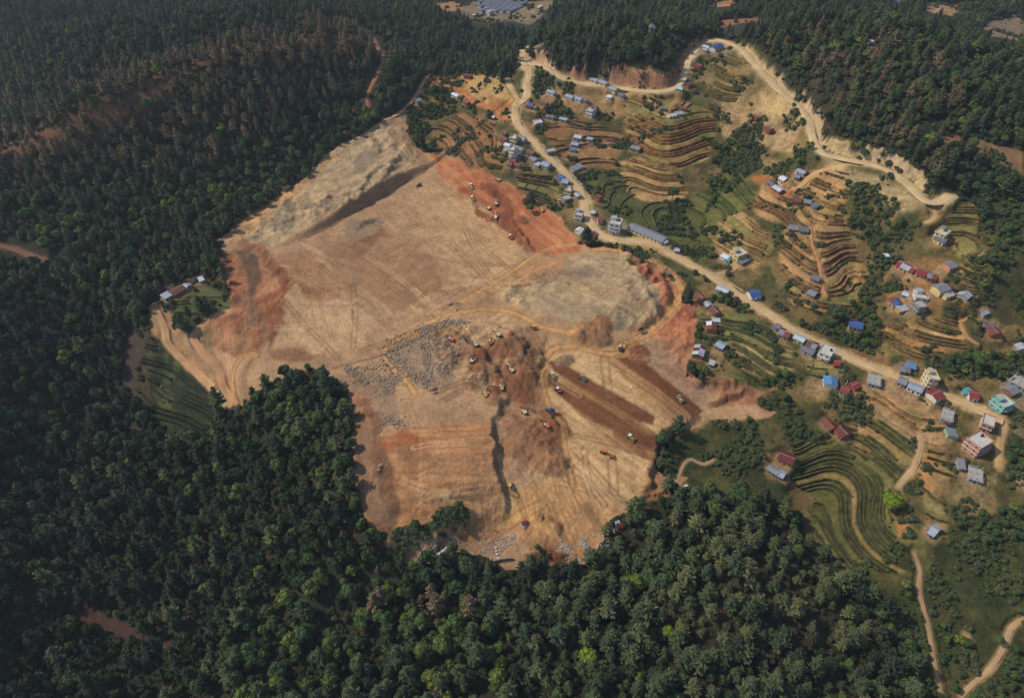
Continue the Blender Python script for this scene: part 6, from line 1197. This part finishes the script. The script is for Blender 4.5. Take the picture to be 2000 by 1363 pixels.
def truck(px, py, hx, hy, body, bed, lab, s=1.0):
    r = machine('tipper_truck', px, py, hx, hy, lab, 'truck', 'trucks on the site', s); B = 'paint_' + body
    put('chassis', boxm(6.6, 0.9, 0.35, 'paint_darkp', 'chassis'), r, (0, 0, 0.75)); c_ = put('cab', cm(('tc', B), lambda: prism([(1.7, 1.103), (3.5, 1.103), (3.5, 1.8), (3.2, 2.7), (1.7, 2.7)], -1.15, 1.15, B, 'cab', 'y')), r); put('windscreen', boxm(0.05, 1.9, 0.7, 'glass_dark', 'windscreen'), c_, (3.42, 0, 1.85))
    put('tipper_bed', cm(('tb', bed), lambda: prism([(-3.4, 1.35), (1.5, 1.2), (1.5, 2.6), (1.3, 2.6), (1.25, 1.45), (-3.3, 1.55), (-3.5, 2.3), (-3.6, 2.3)], -1.2, 1.2, 'paint_' + bed, 'tipper_bed', 'y')), r)
    for sg in (-1, 1): put('bed_side', boxm(4.8, 0.12, 1.2, 'paint_' + bed, 'bed_side'), r, (-0.95, sg * 1.22, 1.35))
    for x in (2.5, -1.3, -2.6):
        for sg in (-1, 1): w_ = put('wheel', cylm(0.52, 0.36, 'rubber', 14, None, 'y'), r, (x, sg * 1.0, 0.52)); put('rim', cylm(0.24, 0.39, 'steel', 8, None, 'y'), w_)
def loader(px, py, hx, hy, body, lab, s=1.0):
    r = machine('backhoe_loader', px, py, hx, hy, lab, 'loader', 'loaders on the site', s); B = 'paint_' + body
    put('hood', boxm(2.0, 1.0, 0.9, B, 'hood'), r, (1.1, 0, 0.8)); put('rear_frame', boxm(1.8, 1.4, 0.7, B, 'rear_frame'), r, (-0.81, 0, 0.7)); c_ = put('cab', boxm(1.4, 1.3, 1.3, 'glass_dark', 'cab'), r, (-0.5, 0, 1.403)); put('cab_roof', boxm(1.7, 1.6, 0.12, B, 'cab_roof'), c_, (0, 0, 1.303))
    for x, rr in ((1.5, 0.5), (-1.0, 0.75)):
        for sg in (-1, 1): w_ = put('wheel', cylm(rr, 0.4, 'rubber', 14, None, 'y'), r, (x, sg * 1.0, rr)); put('rim', cylm(rr * 0.45, 0.43, B, 8, None, 'y'), w_)
    put('bucket', prism([(2.6, 0.05), (3.4, 0.0), (2.8, 0.35), (2.75, 0.9), (2.6, 0.9)], -1.15, 1.15, 'steel', 'bucket', 'y'), r)
    for sg in (-1, 1): put('loader_arm', prism([(0.4, 1.5), (0.6, 1.3), (2.6, 0.6), (2.6, 0.8)], sg * 0.62 - 0.08, sg * 0.62 + 0.08, B, 'loader_arm', 'y'), r)
    put('backhoe', prism([(-1.9, 1.0), (-1.7, 0.8), (-2.4, 2.9), (-3.2, 1.6), (-3.0, 1.5), (-2.4, 2.5)], -0.15, 0.15, B, 'backhoe', 'y'), r)
excavator(882, 666, -10, -9, 'orange', 'yellow', 'orange and yellow excavator at the edge of the boulder field')
excavator(930, 677, -10, -10, 'cream', 'cream', 'pale excavator in a dark pit right of the boulder field edge')
excavator(959, 671, 1, -9, 'redor', 'orange', 'red-orange excavator beside a dark spoil mound', 0.8)
excavator(974, 656, -13, -10, 'cream', 'cream', 'pale excavator uppermost in the digging area, arm in a dark trench')
excavator(922, 708, 6, -12, 'cream', 'darkp', 'cream excavator with a dark raised arm above a tan mound')
excavator(1000, 726, -14, -13, 'cream', 'cream', 'pale excavator in the reddish round pit', 1.05)
excavator(949, 773, 2, -14, 'yellow', 'yellow', 'yellow excavator facing the cut bank, lower of the yellow pair')
excavator(980, 759, -1, -13, 'yellow', 'yellow', 'yellow excavator facing uphill, upper of the yellow pair')
excavator(1025, 807, -11, -15, 'cream', 'orange', 'cream excavator with an orange boom above the striated bank')
excavator(1068, 833, -14, -13, 'orange', 'orange', 'bright orange excavator on the brown spoil heap', 1.2)
excavator(1212, 684, 6, -14, 'darkp', 'orange', 'dark-bodied excavator with an orange boom at the head of the fill strips')
excavator(994, 949, 1, 14, 'yellow', 'yellow', 'yellow excavator working down in the shadowed trench', 0.9)
excavator(970, 401, 1, -10, 'cream', 'cream', 'cream excavator with upright arm, upper one in the red soil cutting', 0.85)
excavator(956, 409, 14, -3, 'cream', 'yellow', 'excavator stretching its arm sideways in the red soil cutting', 0.9)
excavator(970, 427, 5, -8, 'cream', 'cream', 'cream excavator lowest of the three in the red soil cutting', 0.85)
excavator(1060, 413, 5, -7, 'yellow', 'yellow', 'small yellow excavator at the field corner beside the red soil', 0.7, 0.5, 0.8)
excavator(974, 354, -8, -2, 'olivey', 'olivey', 'pale yellow excavator parked at the edge of the field above the red soil', 0.7, 0.5, 0.85)
dozer(1078, 736, 11, 10, 'olivey', 'whitep', 'yellow bulldozer with a white roof near the head of the dark strips', 1.1)
dozer(1138, 740, 11, 8, 'olive', 'olive', 'olive grey bulldozer on the uppermost dark strip', 1.1)
dozer(1231, 856, 11, 7, 'olivey', 'whitep', 'yellow bulldozer with a white roof low on the dark strip', 1.15)
dozer(1326, 780, 11, 8, 'cream', 'olive', 'pale bulldozer on the outermost dark strip near the gully', 1.1)
dozer(921, 366, 4, 9, 'cream', 'whitep', 'cream bulldozer on the red soil, upper of two', 1.15)
dozer(924, 390, 8, 10, 'olivey', 'whitep', 'yellow and white bulldozer on the red soil, lower of two', 1.15)
dozer(998, 466, 10, 10, 'orange', 'whitep', 'orange and white bulldozer in the dark end of the red soil cutting', 1.2)
roller(1089, 763, -12, -9, 'redor', 'orange road roller beside the dark fill strip', 1.0)
grader(1186, 888, 14, 7, 'orange', 'orange motor grader on the pale lower bench')
loader(1075, 807, -10, -9, 'greyblue', 'blue-grey backhoe loader beside the haul track', 1.25)
truck(1302, 538, 12, 9, 'darkp', 'olive', 'dark tipper truck on the orange haul road', 0.95)
loader(1043, 642, -6, -4, 'yellow', 'small yellow loader near the grey rock outcrop', 1.0)
loader(819, 364, -9, 2, 'darkp', 'dark loader at the foot of the pale plateau bank', 1.0)
truck(1251, 647, 9, -4, 'darkp', 'darkp', 'small dark truck on the tan ramp above the fill strips', 0.6)

# ------------------------------------------------------------------ boulders, rubble, walls at the foot of the site
def rocks(nm, spots, mat, label, seed, cat='rubble'):
    rg_ = np.random.default_rng(seed); parts = []
    for x, y, s in spots:
        v = ICO_V * (1 + rg_.normal(0, 0.16, (12, 1))) * s * np.array([1, rg_.uniform(0.7, 1.1), rg_.uniform(0.55, 0.85)]); a = rg_.uniform(0, 6.28); ca, sa = math.cos(a), math.sin(a)
        v = np.column_stack([v[:, 0] * ca - v[:, 1] * sa, v[:, 0] * sa + v[:, 1] * ca, v[:, 2]]) + [x, y, s * 0.3]; parts.append((v, ICO_F))
    V, F_ = cat_(parts); V[:, 2] += np.repeat(samp(Z, np.array([q_[0] for q_ in spots]), np.array([q_[1] for q_ in spots])), 12); put(nm, mesh_np(nm, V, F_, mat), label=label, cat=cat, kind='stuff')
def band(pts, wpx, n, smin, smax, seed):
    rg_ = np.random.default_rng(seed); w = catmull(unproj(P(pts), Z), 1.5); out = []
    for _ in range(n):
        p = w[rg_.integers(len(w))]; d = rg_.normal(0, 0.5, 2) * wpx; tl = 1.0 if rg_.uniform() > 0.2 else rg_.uniform(1.2, 2.6); out.append((p[0] + d[0] * tl, p[1] + d[1] * tl, (smin * 0.6 + (smax * 1.15 - smin * 0.6) * rg_.uniform() ** 2.2) * (1 if rg_.uniform() > 0.06 else 1.5)))
    return out
sp_ = []
for i, (q, w_, n_) in enumerate((("760,692 775,672 812,664 826,672", 5, 190), ("764,698 790,718 815,735 836,746", 6, 220), ("830,672 834,700 838,738", 3.5, 150), ("830,645 860,634 902,632", 4, 150), ("845,655 870,672 886,694", 5, 130), ("820,640 835,655", 4, 50), ("870,625 905,630", 3, 40), ("678,718 700,738 718,750", 3, 110), ("745,735 770,742 755,765", 5, 130), ("752,815 765,820 785,832", 4, 60), ("862,712 868,728", 4, 50), ("700,720 755,716", 3, 40), ("878,592 896,596", 2.5, 30))):
    sp_ += band(q, w_, int(n_ * 2.9), 0.26, 0.72, 300 + i)
rocks('boulder_rubble', sp_, 'rock_grey', 'bands of grey blasted boulders on the bench', 5)
sp_ = []
for i, (q, w_, n_) in enumerate((("1000,1046 1004,1052", 2.2, 60), ("985,1056 978,1064", 3, 60), ("1100,1062 1106,1074 1114,1080", 2.4, 110), ("1142,1056 1144,1068", 2.6, 110), ("1128,1092 1134,1102", 2.6, 80), ("882,1046 888,1050", 2, 40), ("948,1070 955,1080", 4, 70), ("820,1080 850,1068", 4, 120), ("785,1105 815,1092", 4, 90), ("1176,1062 1190,1040 1206,1024", 4, 120), ("1090,1120 1098,1126", 2, 30), ("1082,1125 1086,1130", 1.5, 15))):
    sp_ += band(q, w_, int(n_ * 1.6), 0.16, 0.42, 400 + i)
rocks('white_stone_rubble', sp_, 'rock_white', 'heaps of white masonry stones at the foot of the excavation', 6)
for px, py, s, lab in ((846, 760, 1.9, 'large reddish boulder lying alone left of the digging, upper of a pair'), (850, 767, 1.3, 'smaller reddish boulder just below the large lone boulder'), (744, 910, 1.7, 'long grey boulder on the left strip, upper of two'), (742, 917, 1.5, 'long grey boulder on the left strip, lower of two'), (863, 703, 1.2, 'single pale boulder at the inner edge of the boulder field')):
    x, y = unproj([(px, py)], Z)[0]; rg_ = np.random.default_rng(int(px)); v = IV2 * (1 + rg_.normal(0, 0.07, (len(IV2), 1))) * s * np.array([1.2, 0.8, 0.7]); put('boulder', mesh_np('boulder', v, IF2, 'rock_tan'), None, (x, y, zat(x, y) + s * 0.25), 0.4, lab, 'boulder', 'lone boulders')
def wall_run(pts, h, t, nm, lab, mat='concrete', cat='wall', cap=True):
    w = catmull(unproj(P(pts), Z), 4.0); c = w.mean(0); r = put(nm, None, None, (c[0], c[1], zat(*c)), 0, lab, cat)
    for a, b in zip(w[:-1], w[1:]):
        e = b - a; L_ = float(np.hypot(*e)); m_ = (a + b) / 2; z = min(zat(*a), zat(*b)); an = math.atan2(e[1], e[0])
        s_ = put('wall_segment', boxm(L_ - 0.03, t, h + 1.0, mat, 'wall_segment'), r, (m_[0] - c[0], m_[1] - c[1], z - 0.9 - zat(*c)), an)
        if cap: put('coping', boxm(L_ - 0.06, t + 0.2, 0.15, 'concrete_pale', 'coping'), s_, (0, 0, h + 1.003))
wall_run("846,1094 862,1082 878,1070", 2.5, 1.2, 'retaining_wall', 'pale stepped retaining wall at the lower left foot of the excavation', 'concrete_pale')
wall_run("828,1108 844,1098", 2.0, 1.0, 'retaining_wall', 'short pale wall end in the trees below the stepped retaining wall', 'concrete_pale')
wall_run("967,1066 970,1078 974,1092", 0.6, 1.1, 'concrete_chute', 'white concrete drainage chute running down between the stone heaps', 'concrete_pale', 'drain')
wall_run("952,1097 975,1095 1000,1092", 2.2, 0.9, 'gabion_wall', 'grey gabion wall half hidden by trees at the excavation foot', 'rock_grey', 'wall', False)
wall_run("1062,186 1075,196 1100,205 1135,221", 0.9, 0.5, 'low_wall', 'thin pinkish wall along the front of the lower barrack row', 'wall_pink', 'wall', False)
wall_run("1106,338 1128,352 1148,372", 0.8, 0.4, 'roadside_wall', 'low pale wall along the road above the green fields', 'concrete_pale', 'wall', False)
wall_run("1637,715 1636,745 1634,768", 1.4, 0.3, 'garden_wall', 'straight dark garden wall beside the sky blue roofed house', 'wall_stone', 'wall', False)
wall_run("1640,722 1657,734 1652,752", 1.0, 0.3, 'garden_wall', 'white garden wall around the plot above the red-roofed green house', 'concrete_pale', 'wall', False)
def tent(px, py, L_, W_, h, mat, lab):
    x, y = unproj([(px, py)], Z)[0]; r = put('tarpaulin_tent', None, None, (x, y, zat(x, y)), 0.4, lab, 'tent', 'shelters at the site foot')
    put('canopy', prism([(-W_ / 2, h * 0.45), (0, h), (W_ / 2, h * 0.45), (W_ / 2, h * 0.4), (0, h - 0.1), (-W_ / 2, h * 0.4)], -L_ / 2, L_ / 2, mat, 'canopy'), r)
    for a in (-1, 1):
        for b in (-1, 1): put('pole', cylm(0.06, h * 0.45, 'steel', 6), r, (a * L_ * 0.42, b * W_ * 0.42, 0))
tent(1024, 1023, 3.5, 3, 2.4, 'roof_red', 'small red tarpaulin shelter near the foot of the lower bench')
tent(1022, 1029, 2.5, 2, 2.0, 'roof_white', 'small white tarpaulin next to the red shelter')
tent(1209, 1030, 4, 3, 2.4, 'roof_red', 'red tarpaulin shelter at the tree edge on the lower right rim')
tent(1205, 1022, 3, 2.5, 2.2, 'roof_white', 'white tarpaulin shelter above the red one on the lower right rim')
tent(1333, 957, 7, 5, 2.6, 'roof_white', 'large white tarpaulin under the trees beside the orange soil patch')
sp_ = []; rg_ = np.random.default_rng(9)
for M_, n_ in ((mp, 900), (mg, 800), (mt, 800), (mk, 300), (mlb, 300), (inside("780,1060 900,1000 1000,1020 1140,1090 1050,1105 900,1080"), 700), (inside("660,740 760,720 780,840 740,860"), 500)):
    jj, ii = np.nonzero(M_); w_ = 1.0; sel = rg_.integers(0, len(jj), n_)
    for a_ in sel:
        if PT[jj[a_], ii[a_]] > 0.25: sp_.append((GX[jj[a_], ii[a_]] + rg_.uniform(-1, 1), GY[jj[a_], ii[a_]] + rg_.uniform(-1, 1), rg_.uniform(0.12, 0.36) * (1.9 if rg_.uniform() < 0.06 else 1)))
rocks('soil_clods', sp_, 'rock_tan', 'scattered tan clods and stones on the dug ground', 8)
# ------------------------------------------------------------------ the air between the hills
m = bpy.data.materials.new('haze_air'); m.use_nodes = True; nt = m.node_tree; nt.nodes.remove(nt.nodes['Principled BSDF']); pv_ = nt.nodes.new('ShaderNodeVolumePrincipled')
pv_.inputs['Color'].default_value = (0.80, 0.88, 1.0, 1); pv_.inputs['Density'].default_value = 0.000055; pv_.inputs['Anisotropy'].default_value = 0.2; nt.links.new(pv_.outputs[0], nt.nodes['Material Output'].inputs['Volume'])
MATS['haze_air'] = m; hb = put('haze', boxm(24000, 11000, 460, 'haze_air', 'haze'), None, (0, 4300, -125), kind='stuff', label='thin pale haze in the air over the valley', cat='haze')
